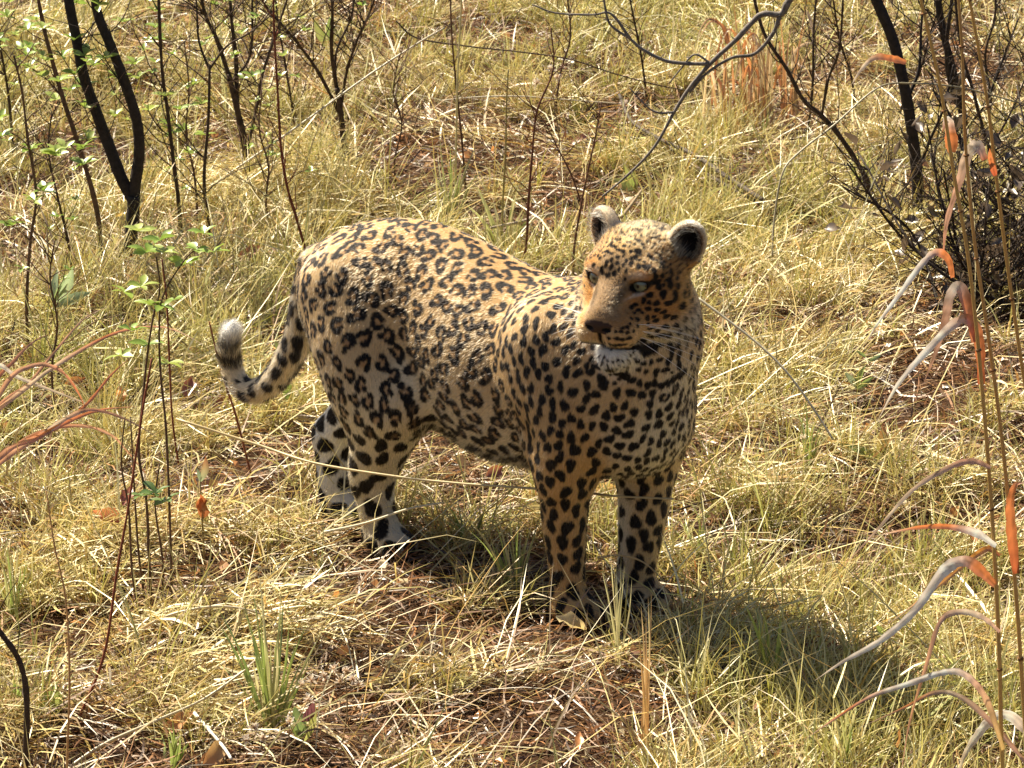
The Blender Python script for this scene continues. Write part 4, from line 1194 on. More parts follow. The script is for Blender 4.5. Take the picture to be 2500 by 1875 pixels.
# --- thorny branch that hangs into the picture from the upper right
root = at_z(2560, 900, 0.0)
p = Plant('thorn_tree', 'grey thorny branch hanging down from the upper right', 'tree', root)
y0 = 0.95
tr_ = [root, at_y(2520, 500, y0 + 0.1), at_y(2440, 60, y0), at_y(2280, -230, y0), at_y(2020, -260, y0), at_y(1820, -130, y0)]
p.tube('trunk', lerp_path(tr_, 6), 0.028, 0.009, GREYBARK, 9, wob=0.06)
def thorny(pts, r0, r1, c=(0.16, 0.135, 0.11), nth=10):
    path = lerp_path(P2(pts, y0), 6)
    o = p.tube('branch', path, r0, r1, c, 7)
    for i in range(nth):
        k = int(rp_.uniform(0.05, 0.95) * (len(path) - 1)); d = nrm(rp_.normal(size=3))
        V, T, Q = tube_arrays(np.array([path[k], path[k] + d * 0.006, path[k] + d * 0.013]), [0.0015, 0.001, 0.0002], 4)
        np_mesh('thorn', V - p.b, tris=T, quads=Q, mat=m_bark, parent=o, colors=np.tile(np.array((0.10, 0.08, 0.06)), (len(V), 1)))
thorny([(1820, -130), (1730, -30), (1703, 4), (1686, 31), (1646, 31), (1612, 62), (1590, 86), (1535, 137), (1490, 190), (1456, 243), (1416, 314), (1365, 370), (1301, 425)], 0.0080, 0.0020, nth=16)
thorny([(1686, 31), (1668, 75), (1630, 116), (1580, 125), (1525, 160), (1490, 200)], 0.0044, 0.0022, nth=8)
thorny([(1533, 138), (1480, 137), (1434, 130), (1385, 105), (1362, 85), (1320, 55), (1308, 20), (1300, -40)], 0.0042, 0.0020, nth=10)
thorny([(1362, 85), (1320, 30), (1280, 32), (1200, 28), (1150, 10)], 0.0030, 0.0014, nth=6)
thorny([(1456, 243), (1420, 243), (1395, 228), (1360, 190)], 0.0026, 0.0012, nth=5)
thorny([(1535, 137), (1500, 118), (1470, 150), (1445, 180)], 0.0024, 0.0012, nth=4)

# --- branches lying on the grass
def lying(name, label, cat, pts, r0, r1, c, z=0.05, tw=0, mat=None):
    g = [at_z(a, b_, z + (0.0 if len(t_) == 0 else t_[0])) for (a, b_, *t_) in pts]
    p = Plant(name, label, cat, g[0])
    path = lerp_path(g, 6)
    p.tube('stem', path, r0, r1, c, 6, mat=mat)
    if tw: p.twigs(path, tw, 0.14, 0.0015, c, up=0.15)
    return p
lying('fallen_branch', 'longer grey fallen branch slanting down above the head', 'branch', [(1338, 205), (1365, 262), (1425, 300), (1500, 335), (1575, 385), (1648, 432)], 0.0040, 0.0055, (0.085, 0.065, 0.048), 0.07, 4)
lying('fallen_branch', 'shorter grey fallen branch just below the long one', 'branch', [(1410, 290), (1480, 345), (1560, 395), (1640, 440)], 0.0035, 0.0045, (0.075, 0.056, 0.042), 0.05, 2)
lying('fallen_branch', 'short dry stick standing up behind the left ear', 'branch', [(1342, 470), (1365, 440), (1385, 412)], 0.004, 0.003, (0.27, 0.20, 0.11), 0.10)
lying('fallen_branch', 'pale dry stick pointing right behind the back', 'branch', [(1060, 492), (1120, 480), (1195, 462)], 0.003, 0.0045, (0.42, 0.34, 0.24), 0.09)
lying('fallen_branch', 'dark stick lying right of the far foreleg', 'branch', [(1440, 1110), (1500, 1090), (1570, 1070)], 0.0022, 0.0016, DARKBROWN, 0.06)
lying('fallen_branch', 'dark stick in the shadow right of the head', 'branch', [(1560, 480), (1620, 455), (1700, 425)], 0.006, 0.004, DARKBROWN, 0.03, 3)
lying('fallen_branch', 'pale broken stick at the bottom left of the picture', 'branch', [(420, 1540), (480, 1610), (500, 1640)], 0.003, 0.0025, (0.60, 0.54, 0.44), 0.06)

# --- long single straws
def straw(label, pts, ys, r0=0.0022, r1=0.0012, c=STRAWC, name='straw', part='stem', tipc=None, mat=None):
    n = len(pts); yy = np.interp(np.linspace(0, 1, n), np.linspace(0, 1, len(ys)), ys)
    g = [at_y(a, b_, y) for (a, b_), y in zip(pts, yy)]
    p = Plant(name, label, 'grass stem', g[0])
    p.tube(part, lerp_path(g, 6), r0, r1, c, 5, mat=mat or m_grass, tipc=tipc)
    return p
def gy(px, py): return at_z(px, py, 0.0)[1]
straw('long pale straw slanting up across the upper left', [(375, 455), (480, 385), (640, 275), (800, 160), (900, 95), (960, 60)], [gy(375, 455) , gy(375, 455) + 0.2], 0.0030, 0.0020, (0.55, 0.48, 0.34))
straw('long golden straw crossing in front of the hind legs', [(380, 905), (560, 962), (682, 1001), (860, 1030), (1000, 1045), (1160, 1056), (1262, 1064), (1330, 1072), (1455, 1078)], [0.25, 0.20, 0.12, 0.05, 0.0, -0.045, -0.075, -0.10, -0.12], 0.0026, 0.0020, (0.66, 0.52, 0.26))
straw('dark thin vine running right above the back', [(855, 45), (900, 82), (1010, 100), (1120, 112), (1230, 128), (1330, 160), (1450, 190), (1560, 205)], [gy(1000, 250)], 0.0022, 0.0016, DARKBROWN, mat=m_bark)
straw('pale straw lying level above the back', [(948, 218), (1030, 210), (1120, 208), (1230, 216), (1340, 224)], [gy(1100, 260)], 0.0022, 0.0014, (0.62, 0.55, 0.40))
straw('tall pale stalk standing behind the back', [(984, 470), (984, 380), (986, 280), (988, 180), (994, 60), (1000, -60)], [gy(984, 480)], 0.0027, 0.0019, (0.64, 0.56, 0.30))
straw('tall olive stalk behind the shoulder', [(1083, 545), (1086, 440), (1092, 330), (1094, 230), (1098, 150)], [gy(1083, 560)], 0.0028, 0.0016, (0.30, 0.24, 0.08))
straw('pale straw slanting down right of the head', [(1505, 642), (1570, 690), (1640, 745), (1700, 805), (1755, 880), (1800, 950)], [0.35, 0.2], 0.0026, 0.0020, (0.74, 0.66, 0.46))
straw('long bowed stem arching over to the dark trunk', [(1668, 560), (1672, 480), (1690, 375), (1728, 328), (1802, 270), (1896, 190), (1970, 180), (2080, 190), (2212, 225)], [gy(1668, 600), gy(1668, 600) + 0.3], 0.0026, 0.0018, (0.42, 0.36, 0.22))
straw('pale straw in front of the near hind paw', [(700, 1150), (790, 1130), (880, 1100), (960, 1085)], [0.02, 0.05], 0.0028, 0.0016, (0.74, 0.66, 0.44))
straw('pale bundle of straw curving across the lower left', [(250, 1398), (330, 1345), (400, 1320), (480, 1310), (560, 1325), (660, 1370)], [gy(400, 1420)], 0.0036, 0.0018, (0.66, 0.56, 0.36))
straw('long pale straw crossing the bottom left', [(120, 1680), (220, 1610), (330, 1560), (440, 1510), (540, 1440)], [gy(200, 1680), gy(300, 1600)], 0.0038, 0.0020, (0.62, 0.52, 0.32))
straw('straw bent across the far forepaw', [(1290, 1205), (1340, 1200), (1390, 1215), (1440, 1260)], [-0.16, -0.14], 0.0020, 0.0012, (0.55, 0.38, 0.16))
straw('thin red stem leaning across the lower left', [(150, 1595), (222, 1425), (252, 1240), (278, 1090), (306, 900), (328, 775)], [gy(150, 1600)], 0.0026, 0.0018, (0.22, 0.065, 0.03), mat=m_bark)
straw('thin red stem in front of the tail', [(546, 1040), (510, 900), (492, 845), (470, 770), (452, 695)], [gy(560, 1060)], 0.0024, 0.0016, (0.22, 0.075, 0.035), mat=m_bark)
straw('dark red vertical stem left of the tail', [(385, 1000), (372, 900), (366, 780), (360, 650), (350, 560)], [gy(385, 1120)], 0.0022, 0.0015, REDSTEM, mat=m_bark)

# --- tall reeds in the right foreground, slightly out of focus
ORANGE = (0.58, 0.19, 0.06); PALE = (0.70, 0.54, 0.37); PINK = (0.54, 0.30, 0.19); WHITEL = (0.78, 0.68, 0.56); GOLD = (0.58, 0.38, 0.13)
YR = -1.05
def reed(label, pts, y, r0, r1, c, tipc, leaves):
    g = P2(pts, y); g[0][2] = terrain(g[0][0], g[0][1]) - 0.01
    p = Plant('reed', label, 'reed', g[0], 'tall dry reeds in the right foreground')
    st = lerp_path(g, 6)
    p.tube('stalk', st, r0, r1, c, 8, tipc=tipc, mat=m_grass, wob=0.03)
    for i in range(7):
        k = int((i + 0.6) / 7.5 * (len(st) - 1))
        p.tube('node', np.array([st[k] - (st[k + 1] - st[k]) * 0.05, st[k] + (st[k + 1] - st[k]) * 0.05]), r0 * 1.2, r0 * 1.2, (0.20, 0.09, 0.03), 8, wob=0)
    for (lp, w, cols, tw_) in leaves:
        gg = P2(lp, y - 0.01, rp_.uniform(-0.08, 0.05))
        p.ribbon('leaf', lerp_path(gg, 6), w * 1.1, cols, twist=tw_)
    return p
base1 = at_z(2172, 1659, 0.0)
reed('reed with the widest white leaf, leftmost of the reeds', [(2190, 1850), (2166, 1659), (2158, 1400), (2142, 1100), (2118, 800), (2092, 560), (2058, 360), (2030, 180), (1990, 0), (1960, -160)], YR, 0.0040, 0.0022, GOLD, (0.66, 0.46, 0.12), [
    ([(1958, 135), (1925, 126), (1890, 124), (1862, 148), (1838, 185)], 0.010, [ORANGE, ORANGE, PALE, PALE], 0.6),
    ([(2058, 600), (2048, 560), (2022, 545), (1990, 572), (1940, 640), (1895, 700), (1868, 745)], 0.011, [ORANGE, ORANGE, WHITEL, WHITEL, PALE], 0.5),
    ([(2140, 1010), (2100, 996), (2050, 1010), (1970, 1060), (1890, 1150), (1820, 1225)], 0.009, [PINK, PINK, PALE, PINK], 0.5),
    ([(2150, 1265), (2120, 1235), (2085, 1212), (2040, 1232), (1975, 1320), (1900, 1385), (1820, 1430), (1760, 1470)], 0.017, [ORANGE, ORANGE, WHITEL, WHITEL, WHITEL, PALE], 0.4),
    ([(2152, 1180), (2110, 1152), (2050, 1138), (1980, 1140), (1890, 1158)], 0.011, [WHITEL, WHITEL, ORANGE, ORANGE, PALE], 0.8),
    ([(2160, 1365), (2120, 1332), (2070, 1322), (2030, 1345), (2000, 1440), (1965, 1560), (1945, 1680)], 0.009, [PINK, PALE, PINK, (0.5, 0.25, 0.12), PINK], 0.4),
    ([(2168, 1620), (2130, 1510), (2085, 1458), (2040, 1452), (1960, 1478), (1880, 1505), (1800, 1555), (1735, 1600)], 0.011, [GOLD, PINK, WHITEL, WHITEL, ORANGE, PALE], 0.4)])
reed('reed with a drooping pink leaf, middle of the reeds', [(2250, 1850), (2222, 1659), (2196, 1300), (2170, 1000), (2140, 760), (2105, 520), (2085, 300), (2078, 100), (2060, -120)], YR + 0.06, 0.0040, 0.0022, GOLD, (0.56, 0.36, 0.11), [
    ([(2105, 740), (2090, 660), (2072, 618), (2052, 640), (2040, 700), (2018, 770), (1992, 835)], 0.017, [ORANGE, ORANGE, WHITEL, PINK, PINK, PINK], 0.5),
    ([(2120, 830), (2115, 740), (2095, 692), (2060, 700), (2000, 760), (1940, 830), (1895, 910)], 0.017, [(0.5, 0.12, 0.04), ORANGE, PINK, WHITEL, WHITEL, PALE], 0.4),
    ([(2160, 1200), (2135, 1185), (2100, 1205), (2040, 1255), (1970, 1310), (1910, 1355)], 0.009, [ORANGE, (0.7, 0.3, 0.06), (0.7, 0.34, 0.1), PALE], 0.3),
    ([(2056, 330), (2054, 290), (2046, 258), (2036, 285)], 0.018, [ORANGE, ORANGE, WHITEL, ORANGE], 0.2),
    ([(2195, 1240), (2186, 1160), (2182, 1090), (2192, 1050), (2212, 1042)], 0.016, [(0.5, 0.12, 0.04), ORANGE, ORANGE, PINK], 0.4),
    ([(2225, 1659), (2150, 1570), (2080, 1508), (2020, 1496), (1950, 1530), (1850, 1575)], 0.009, [PINK, PINK, PALE, ORANGE, PALE], 0.4)])
reed('reed stalk nearest the right edge of the picture', [(2360, 1850), (2330, 1500), (2280, 1200), (2225, 900), (2180, 600), (2152, 380), (2130, 200), (2095, 0), (2070, -160)], YR + 0.12, 0.0038, 0.0022, GOLD, (0.60, 0.40, 0.10), [
    ([(2128, 345), (2112, 315), (2092, 330), (2070, 400), (2045, 480), (2036, 570)], 0.016, [ORANGE, WHITEL, PALE, PINK, PINK, (0.5, 0.2, 0.1)], 0.4),
    ([(2150, 380), (2140, 345), (2138, 320)], 0.010, [(0.5, 0.1, 0.04), ORANGE, ORANGE], 0.2),
    ([(2260, 1640), (2195, 1555), (2150, 1548), (2110, 1590), (2080, 1640), (2060, 1720)], 0.016, [PINK, WHITEL, WHITEL, PALE, PALE], 0.3)])

# --- clump of orange dry grass at the upper right
b0 = at_z(1612, 285, 0.0)
p = Plant('dry_grass_clump', 'orange brown clump of tall dry grass at the upper right', 'grass clump', b0)
for i in range(48):
    x0 = rp_.normal(1630, 48); tp = rp_.uniform(-60, 150); lean_ = rp_.normal(0, 30)
    pts = [(x0, 285 + rp_.normal(0, 12)), (x0 + lean_ * 0.2, 190), (x0 + lean_ * 0.5, 100), (x0 + lean_, tp)]
    cc = [(0.46, 0.22, 0.09), (0.55, 0.32, 0.14), (0.34, 0.14, 0.06), (0.64, 0.46, 0.24), (0.58, 0.46, 0.22)][i % 5]
    g = P2(pts, b0[1] + rp_.normal(0, 0.06), rp_.normal(0, 0.05)); g[0][2] = max(g[0][2], 0.0)
    p.ribbon('blade', lerp_path(g, 4), rp_.uniform(0.004, 0.008), [cc, cc, tuple(np.array(cc) * 1.15)], twist=rp_.normal(0, 0.8))
for i in range(16):
    x0 = rp_.normal(1615, 45); y_ = rp_.uniform(20, 200); s_ = rp_.choice((-1, 1)); w_ = rp_.uniform(30, 80)
    pts = [(x0, y_ + 40), (x0 + s_ * 10, y_), (x0 + s_ * w_ * 0.6, y_ - 12), (x0 + s_ * w_, y_ + rp_.uniform(10, 60))]
    cc = [(0.60, 0.26, 0.09), (0.72, 0.52, 0.32), (0.50, 0.20, 0.07)][i % 3]
    p.ribbon('blade', lerp_path(P2(pts, b0[1] - 0.03, rp_.normal(0, 0.05)), 5), 0.008, [cc, cc, PALE], twist=rp_.normal(0, 0.8))

# --- reddish arching grass at the left edge
b0 = at_z(-110, 1130, 0.0)
p = Plant('red_grass_clump', 'reddish arching grass leaning in from the left edge', 'grass clump', b0)
RD = (0.50, 0.17, 0.075); RP = (0.62, 0.33, 0.19)
for pts, w, cols in (([(-110, 1120), (-40, 930), (60, 835), (160, 765), (260, 716), (360, 708), (450, 750)], 0.009, [RD, RP, PALE, RD, RP, PALE]),
                     ([(-110, 1120), (-60, 860), (-10, 790), (40, 815), (130, 850), (210, 880)], 0.011, [RD, PALE, WHITEL, PALE, PALE]),
                     ([(-110, 1120), (0, 985), (80, 945), (160, 905), (220, 885), (300, 878)], 0.011, [RD, RP, RD, RD, RP]),
                     ([(-110, 1120), (0, 1000), (90, 940), (150, 900), (200, 885), (270, 905), (350, 950)], 0.011, [RD, RP, PALE, RP, RP, PALE]),
                     ([(-110, 1120), (10, 990), (100, 930), (180, 920), (240, 940), (275, 975), (330, 1040)], 0.009, [RD, RD, RP, RP, RD]),
                     ([(-110, 1120), (0, 850), (70, 790), (130, 800), (170, 850), (185, 890)], 0.009, [RD, RP, RP, RD, RD]),
                     ([(-110, 1120), (40, 960), (130, 920), (190, 870), (240, 810), (285, 770)], 0.009, [RP, RP, RD, RD, RD]),
                     ([(-110, 1120), (-20, 850), (30, 780), (70, 740), (110, 720)], 0.008, [RD, RD, RP, RP]),
                     ([(-110, 1120), (-20, 900), (60, 830), (110, 770), (180, 690), (240, 660)], 0.007, [RD, RP, RP, PALE])):
    p.ribbon('blade', lerp_path(P2(pts, b0[1] - 0.02, rp_.normal(0, 0.08)), 6), w, cols, twist=rp_.normal(0, 0.5))

# --- broad-leaved weeds: foot, list of (tip pixel, kind, colour, tip colour)
def weed(label, foot, leaves, y=None, stem=True, width=None):
    f = at_z(foot[0], foot[1], 0.0)
    p = Plant('weed', label, 'weed', f, 'broad leaved weeds in the grass')
    if stem: p.tube('stem', lerp_path([p.b - np.array([0, 0, 0.01]), p.b + np.array([0.002, 0, 0.02]), at_y(leaves[0][0][0], leaves[0][0][1], f[1])], 4), 0.0025, 0.0016, (0.30, 0.22, 0.08), 6)
    for (a, tip, kind, c, tc_) in leaves:
        A_, B_ = at_y(a[0], a[1], f[1]), at_y(tip[0], tip[1], f[1] + rp_.normal(0, 0.015))
        p.leaf(A_, B_ - A_, np.linalg.norm(B_ - A_), kind, c, tc_, roll=rp_.normal(0, 0.5), upv=(0.1, -1.0, 0.25))
    return p
G1 = (0.30, 0.40, 0.10); G2 = (0.20, 0.28, 0.06); GY = (0.46, 0.46, 0.12); RB = (0.40, 0.13, 0.04); GG = (0.34, 0.42, 0.22)
weed('grey green weed with long upright leaves at the left', (112, 730), [((115, 660), (122, 580), 'lance', GG, GG), ((118, 655), (165, 578), 'lance', GG, GG), ((120, 660), (200, 632), 'lance', GG, GG), ((115, 650), (140, 600), 'lance', G1, GG)])
weed('tall green leaf standing behind the tail', (622, 905), [((625, 890), (632, 835), 'lance', G1, GY), ((622, 870), (612, 800), 'lance', G2, G1), ((628, 905), (636, 850), 'lance', GY, RB), ((600, 760), (596, 735), 'broad', G1, GY)])
weed('weed with a red spotted upright leaf right of the chest', (1902, 1015), [((1898, 1005), (1908, 912), 'lance', G1, RB), ((1896, 1005), (1828, 952), 'lance', G2, G2), ((1893, 1000), (1868, 975), 'lance', G1, GY)], stem=False)
weed('pair of yellow green leaves above the head', (1372, 415), [((1370, 412), (1318, 384), 'broad', G1, GY), ((1372, 412), (1366, 362), 'lance', GY, GY), ((1374, 410), (1350, 355), 'lance', G1, GY)])
weed('weed with bitten yellow green leaves at the bottom', (655, 1655), [((648, 1595), (640, 1525), 'broad', G1, G1), ((655, 1600), (690, 1520), 'lance', GY, GY), ((652, 1560), (682, 1515), 'broad', (0.14, 0.05, 0.06), (0.18, 0.06, 0.06)), ((650, 1600), (625, 1560), 'broad', G1, GY)])
weed('small weed with a curled dark green leaf by the reeds', (1925, 1400), [((1915, 1385), (1980, 1385), 'lance', G2, G2), ((1915, 1395), (1895, 1345), 'lance', G1, G1), ((1922, 1400), (1905, 1360), 'broad', G1, GY)], stem=False)
weed('yellow green leafy weed right of the neck', (1880, 520), [((1868, 505), (1856, 475), 'broad', G2, G2), ((1862, 500), (1872, 476), 'broad', GY, (0.55, 0.6, 0.1))], stem=False)
weed('pale green leafy weed in the grass right of the chest', (1865, 870), [((1850, 840), (1890, 815), 'lance', G1, G1), ((1850, 840), (1825, 800), 'lance', GG, GG), ((1850, 838), (1868, 790), 'lance', G1, G1), ((1876, 780), (1905, 765), 'lance', G1, GG), ((1870, 772), (1850, 755), 'lance', G1, G1)])
weed('young plant with bright leaves under the chest shadow', (1350, 1400), [((1346, 1395), (1322, 1385), 'broad', G2, G1), ((1350, 1392), (1362, 1372), 'broad', G1, G1), ((1352, 1396), (1376, 1392), 'broad', G1, G1), ((1348, 1390), (1340, 1372), 'broad', G1, GY)], stem=False)
weed('weed with yellowing toothed leaves at the bottom left', (112, 1580), [((108, 1540), (96, 1480), 'broad', GY, G1), ((110, 1540), (125, 1478), 'broad', GY, G1), ((106, 1545), (80, 1500), 'lance', GY, GY), ((40, 1505), (35, 1475), 'broad', G1, G1)])
weed('weed of green leaves at the top middle left', (700, 120), [((698, 100), (680, 40), 'lance', G1, GY), ((700, 100), (720, 30), 'lance', G2, G1), ((702, 100), (745, 60), 'lance', GY, GY)])
weed('low weed with reddish leaves at the lower left', (262, 1145), [((258, 1120), (205, 1108), 'lance', RB, RB), ((262, 1120), (232, 1078), 'lance', GY, GY), ((270, 1120), (275, 1080), 'lance', RB, GY)], stem=False)
weed('weed with two upright leaves on a stem right of the shrub', (440, 1270), [((432, 1040), (425, 1010), 'lance', GG, GG), ((434, 1040), (446, 985), 'lance', GG, RB), ((432, 1100), (428, 1060), 'dry', RB, RB), ((436, 1120), (444, 1070), 'dry', RB, RB)])

# --- tufts of broad green blades, each a plant of its own
def tuft(label, foot, tips, w, cols, n_extra=0, spread=40):
    f = at_z(foot[0], foot[1], 0.0)
    p = Plant('grass_tuft', label, 'grass tuft', f, 'single green grass tufts')
    for i, t in enumerate(list(tips) + [(foot[0] + rp_.normal(0, spread), foot[1] - rp_.uniform(0.5, 1.0) * abs(foot[1] - tips[0][1])) for _ in range(n_extra)]):
        mid_ = ((foot[0] * 0.45 + t[0] * 0.55) + rp_.normal(0, 4), foot[1] * 0.42 + t[1] * 0.58 - abs(t[0] - foot[0]) * 0.12)
        x0 = foot[0] + rp_.normal(0, 6)
        g = P2([(x0, foot[1] + 6), mid_, t], f[1] + rp_.normal(0, 0.015), rp_.normal(0, 0.06))
        c = np.array(cols[int(rp_.integers(0, len(cols)))])
        p.ribbon('blade', lerp_path(g, 5), w * rp_.uniform(0.6, 1.1), [c * 0.9, c, c * 1.1 + 0.04], twist=rp_.normal(0, 0.7), mat=m_grass)
    return p
GRC = [(0.36, 0.43, 0.11), (0.28, 0.36, 0.08), (0.48, 0.48, 0.18), (0.58, 0.52, 0.24)]
tuft('broad bladed green tuft behind the shoulder', (1090, 560), [(1122, 392), (1135, 445), (1030, 400), (1065, 430), (1005, 440), (1150, 470)], 0.010, GRC, 6)
tuft('upright green tuft behind the middle of the back', (975, 480), [(950, 300), (985, 380), (930, 360), (1000, 330)], 0.006, GRC, 8)
tuft('big pale green tuft at the bottom left of the legs', (590, 1600), [(545, 1270), (560, 1230), (520, 1300), (610, 1330), (640, 1380), (470, 1340)], 0.006, GRC, 22, 60)
tuft('short thick green tuft at the bottom left', (372, 1680), [(365, 1570), (385, 1580), (372, 1545)], 0.007, GRC[:2], 7, 16)
tuft('green tuft under the belly', (1010, 1190), [(960, 1080), (985, 1060), (1040, 1110)], 0.004, GRC, 10, 36)
tuft('tall yellow green tuft between the hind and fore legs', (1115, 1290), [(1070, 1100), (1095, 1080), (1150, 1130), (1130, 1180), (1010, 1120)], 0.005, GRC, 12, 40)
tuft('feathery pale sprig in front of the far forepaw', (1335, 1450), [(1318, 1180), (1350, 1220), (1300, 1230), (1365, 1250), (1330, 1190)], 0.0035, [(0.66, 0.58, 0.28), (0.60, 0.55, 0.25)], 5, 20)
tuft('orange dry sprig standing below the far forepaw', (1398, 1620), [(1400, 1290), (1385, 1310), (1408, 1280), (1375, 1330)], 0.006, [(0.62, 0.36, 0.13), (0.70, 0.45, 0.20)], 2, 10)
tuft('yellow green tuft in the shadow at the bottom right', (1665, 1480), [(1640, 1300), (1690, 1310), (1720, 1370), (1610, 1370), (1655, 1330)], 0.006, GRC, 8, 40)
tuft('bright tuft right of the far foreleg', (1510, 1215), [(1490, 1080), (1530, 1100), (1515, 1060)], 0.005, GRC, 10, 26)
tuft('pale tuft on the right below the neck', (1745, 1030), [(1715, 870), (1740, 850), (1765, 900), (1780, 930)], 0.005, GRC, 10, 34)
tuft('bright green tuft by the dark trunk', (1870, 430), [(1850, 330), (1885, 310), (1830, 350), (1900, 360)], 0.006, GRC[:3], 12, 30)
tuft('yellow green tuft above the right ear', (1640, 330), [(1600, 240), (1660, 230), (1570, 270), (1690, 260)], 0.005, GRC, 12, 40)
tuft('upright green tuft in the bottom right corner', (1830, 1640), [(1820, 1500), (1850, 1520), (1800, 1540)], 0.006, GRC, 8, 30)
tuft('slender green tuft at the left edge', (30, 1330), [(15, 1180), (40, 1160), (60, 1210)], 0.005, GRC, 9, 26)

# --- dry flower heads
m_fl = leafy('dry_flower', 0.35, 0.04)
def flower(label, foot, heads):
    f = at_z(foot[0], foot[1], 0.0)
    p = Plant('dry_flower', label, 'flower', f, 'dry white flower heads')
    top = at_y(heads[0][0], heads[0][1] + 25, f[1])
    p.tube('stem', lerp_path([p.b - np.array([0, 0, 0.01]), (p.b + top) / 2 + np.array([0.006, 0, 0]), top], 5), 0.0018, 0.0011, (0.34, 0.22, 0.10), 5)
    for (a, b_) in heads:
        c0 = at_y(a, b_, f[1] + rp_.normal(0, 0.02))
        p.tube('stem', np.array([top, (top + c0) / 2 + np.array([0, 0, -0.004]), c0]), 0.0010, 0.0007, (0.40, 0.28, 0.14), 4)
        Vs, Ts, Cs = [], [], []
        for i in range(22):
            d = nrm(rp_.normal(size=3) + np.array([0, -0.2, 0.7])); s_ = nrm(np.cross(d, rp_.normal(size=3))); l_ = rp_.uniform(0.007, 0.013)
            k = len(Vs); Vs += [c0 - s_ * 0.0011, c0 + s_ * 0.0011, c0 + d * l_ + s_ * 0.0012, c0 + d * l_ - s_ * 0.0012]
            Ts.append((k, k + 1, k + 2, k + 3)); Cs += [(0.62, 0.36, 0.14)] * 2 + [(0.86, 0.80, 0.68)] * 2
        np_mesh('flower_head', np.array(Vs) - p.b, quads=Ts, mat=m_fl, parent=p.e, colors=np.array(Cs), smooth=False)
flower('cluster of dry white flower heads at the bottom', (735, 1630), [(748, 1450), (722, 1445), (700, 1462), (762, 1468), (735, 1472), (775, 1480), (650, 1480), (672, 1470)])
flower('dry white flowers low at the bottom beside the bitten leaves', (600, 1700), [(625, 1562), (548, 1573), (568, 1594), (605, 1585), (665, 1512), (530, 1600)])
flower('pale fluffy flower head high behind the back', (1215, 420), [(1190, 150), (1205, 165), (1220, 250), (1160, 180)])
flower('fluffy seed head among the grass right of the chest', (1738, 1010), [(1735, 950), (1745, 962), (1725, 968)])
# blurred seed stalk at the left
f = at_z(148, 1790, 0.0)
p = Plant('seed_stalk', 'tan seed stalk with drooping seeds at the lower left', 'grass stem', f)
st = lerp_path(P2([(148, 1790), (145, 1650), (150, 1500), (148, 1380), (140, 1280), (118, 1180), (100, 1060)], f[1]), 6)
p.tube('stem', st, 0.0022, 0.0012, (0.56, 0.34, 0.14), 5, mat=m_grass)
for i in range(46):
    k = int(rp_.uniform(0.45, 1.0) * (len(st) - 1)); d = nrm(rp_.normal(size=3) * np.array([1, 1, 0.6]) + np.array([0, 0, 0.5]))
    s_ = nrm(np.cross(d, np.array([0.2, 1, 0.1])))
    a = st[k]; l_ = rp_.uniform(0.008, 0.018)
    V = np.array([a, a + d * l_ * 0.4 + s_ * 0.0016, a + d * l_, a + d * l_ * 0.4 - s_ * 0.0016]) - p.b
    np_mesh('seed', V, quads=[(0, 1, 2, 3)], mat=m_leaf, parent=p.e, colors=np.tile(np.array((0.62, 0.42, 0.20)) * rp_.uniform(0.7, 1.2), (4, 1)), smooth=False)

# --- tangled bushes at the right; their dark colour stands in for shade
for (bx, by, nb, lab) in ((2110, 660, 13, 'tangled dead bush coloured dark for shade behind the reeds at the right'), (2235, 560, 11, 'second dead bush coloured dark for shade at the right edge')):
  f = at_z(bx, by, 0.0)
  p = Plant('shade_dark_bush', lab, 'bush', f)
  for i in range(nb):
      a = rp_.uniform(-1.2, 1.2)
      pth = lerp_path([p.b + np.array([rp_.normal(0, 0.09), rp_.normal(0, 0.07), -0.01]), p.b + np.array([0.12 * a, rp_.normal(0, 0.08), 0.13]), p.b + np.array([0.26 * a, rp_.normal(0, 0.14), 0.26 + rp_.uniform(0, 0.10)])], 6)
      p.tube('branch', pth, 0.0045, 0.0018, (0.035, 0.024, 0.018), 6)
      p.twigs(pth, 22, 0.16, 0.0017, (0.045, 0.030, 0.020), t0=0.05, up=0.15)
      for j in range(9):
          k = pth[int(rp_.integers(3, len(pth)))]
          p.leaf(k + rp_.normal(0, 0.05, 3), rp_.normal(size=3) + np.array([0, 0, -0.3]), rp_.uniform(0.025, 0.05), 'dry', (0.09, 0.06, 0.04), (0.14, 0.10, 0.065), roll=rp_.normal(0, 1))

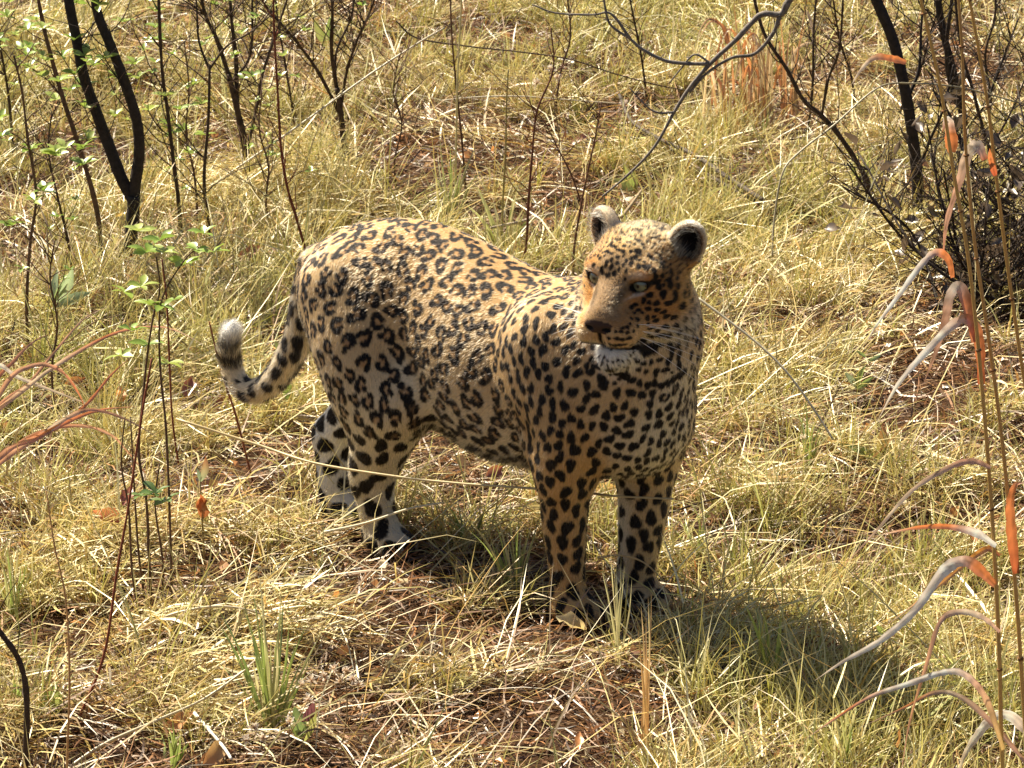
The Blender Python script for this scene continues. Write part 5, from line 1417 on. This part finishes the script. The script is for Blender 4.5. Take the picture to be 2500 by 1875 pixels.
# --- dead leaves that lie in the grass
def dead(label, px, py, size, c, tipc=None, z=0.035, ang=None, tilt=0.35, kind='dry'):
    g = at_z(px, py, z)
    e = Plant('dead_leaf', label, 'leaf', (g[0], g[1], 0), 'dead leaves lying in the grass')
    a = rp_.uniform(0, 6.28) if ang is None else ang
    d = np.array([math.cos(a), math.sin(a), rp_.normal(0.1, 0.2)])
    # the blade of the leaf faces up and a little towards the camera side
    e.leaf(np.array([g[0], g[1], terrain(g[0], g[1]) + z]) - d * size * 0.5, d, size, kind, c, tipc, roll=rp_.normal(0, 0.3), upv=(0, -tilt, 1))
RBR = (0.30, 0.10, 0.045); OR = (0.58, 0.24, 0.06); TAN = (0.60, 0.42, 0.20); YEL = (0.66, 0.46, 0.14)
for a in (('curled dark brown leaf left of the rump', 540, 556, 0.055, RBR, (0.38, 0.15, 0.06), 0.05, 0.2, 0.8), ('large red brown leaf at the lower left', 236, 1150, 0.060, (0.48, 0.14, 0.06), (0.55, 0.2, 0.08), 0.06, 3.0, 1.0),
          ('dark red leaf hanging beside the shrub stems', 272, 1120, 0.055, (0.26, 0.07, 0.04), RBR, 0.08, 1.4, 1.2), ('orange leaf on the ground at the bottom left', 386, 1572, 0.055, OR, (0.62, 0.30, 0.09), 0.03, 0.3, 0.8),
          ('orange curled leaf at the bottom edge', 462, 1645, 0.055, OR, YEL, 0.03, 0.9, 0.8), ('pale yellow leaf in front of the near forepaw', 1236, 1352, 0.055, YEL, (0.80, 0.66, 0.36), 0.04, 2.6, 0.8),
          ('yellow leaf seen between the forelegs', 1302, 1062, 0.065, YEL, (0.70, 0.44, 0.14), 0.05, 0.4, 1.0), ('orange strip of dead leaf right of the head', 1560, 706, 0.060, (0.48, 0.20, 0.08), TAN, 0.04, 0.1, 0.6),
          ('brown leaf under the tail tip', 470, 872, 0.055, RBR, (0.42, 0.16, 0.06), 0.03, 0.6, 0.8), ('rusty leaf below the bend of the tail', 405, 838, 0.05, (0.34, 0.12, 0.05), RBR, 0.05, 1.5, 1.1),
          ('curled reddish leaf under the belly', 1060, 1040, 0.045, RBR, RBR, 0.07, 1.2, 1.0), ('tan leaf near the belly shadow', 990, 1025, 0.05, (0.46, 0.24, 0.09), TAN, 0.04, 2.4, 0.8),
          ('pinkish brown leaf by the dark trunk', 1830, 520, 0.05, (0.60, 0.34, 0.16), TAN, 0.03, 0.5, 0.8), ('yellow leaf on the forked tree trunk', 262, 460, 0.03, (0.66, 0.42, 0.06), YEL, 0.09, 0.3, 1.0),
          ('red brown heap leaf above the shoulder', 1255, 300, 0.055, (0.36, 0.15, 0.06), RBR, 0.03, 0.2, 0.8), ('orange leaf on the ground at the right of the shrub', 160, 810, 0.04, OR, RBR, 0.05, 0.5, 0.9),
          ('orange leaf by the bottom right weed', 1250, 1608, 0.035, (0.66, 0.30, 0.10), OR, 0.04, 1.5, 1.0), ('orange leaf in the shade right of the chest', 2108, 1140, 0.05, (0.50, 0.20, 0.08), OR, 0.05, 1.2, 0.9)):
    dead(*a)

# --- small bits of leaf litter, too many to count
Vs, Qs, Cs, o = [], [], [], 0
lx, ly = scatter(1500, 260)
for i in range(len(lx)):
    s_ = rp_.uniform(0.010, 0.034); R_ = rotz(rp_.uniform(0, 6.28)) @ rotx(rp_.normal(0, 0.7)) @ roty(rp_.normal(0, 0.7))
    k_ = rp_.normal(0, 0.5)
    L_ = np.array([(-0.18, 0, 0), (0.18, 0, 0), (-0.30, 0.35, 0.2 * k_), (0.30, 0.35, 0.2), (-0.28, 0.7, 0.1), (0.28, 0.7, 0.25 * k_), (-0.04, 1, 0.3 * k_), (0.04, 1, 0.3 * k_)]) * s_
    c_ = np.array([(0.40, 0.20, 0.08), (0.26, 0.12, 0.055), (0.55, 0.36, 0.17), (0.62, 0.28, 0.08), (0.70, 0.58, 0.36)][int(rp_.integers(0, 5))]) * rp_.uniform(0.75, 1.15)
    p_ = np.array([lx[i], ly[i], terrain(lx[i], ly[i]) + abs(rp_.normal(0.012, 0.018))])
    Vs.append(L_ @ R_.T + p_); Qs.append(np.array([(0, 1, 3, 2), (2, 3, 5, 4), (4, 5, 7, 6)]) + o); Cs.append(np.tile(c_, (8, 1))); o += 8
litter = np_mesh('leaf_litter', np.concatenate(Vs), quads=np.concatenate(Qs), mat=m_leaf, colors=np.concatenate(Cs), smooth=False)
tag(litter, 'small brown and tan scraps of dead leaf in the grass', 'leaf litter', None, 'stuff')
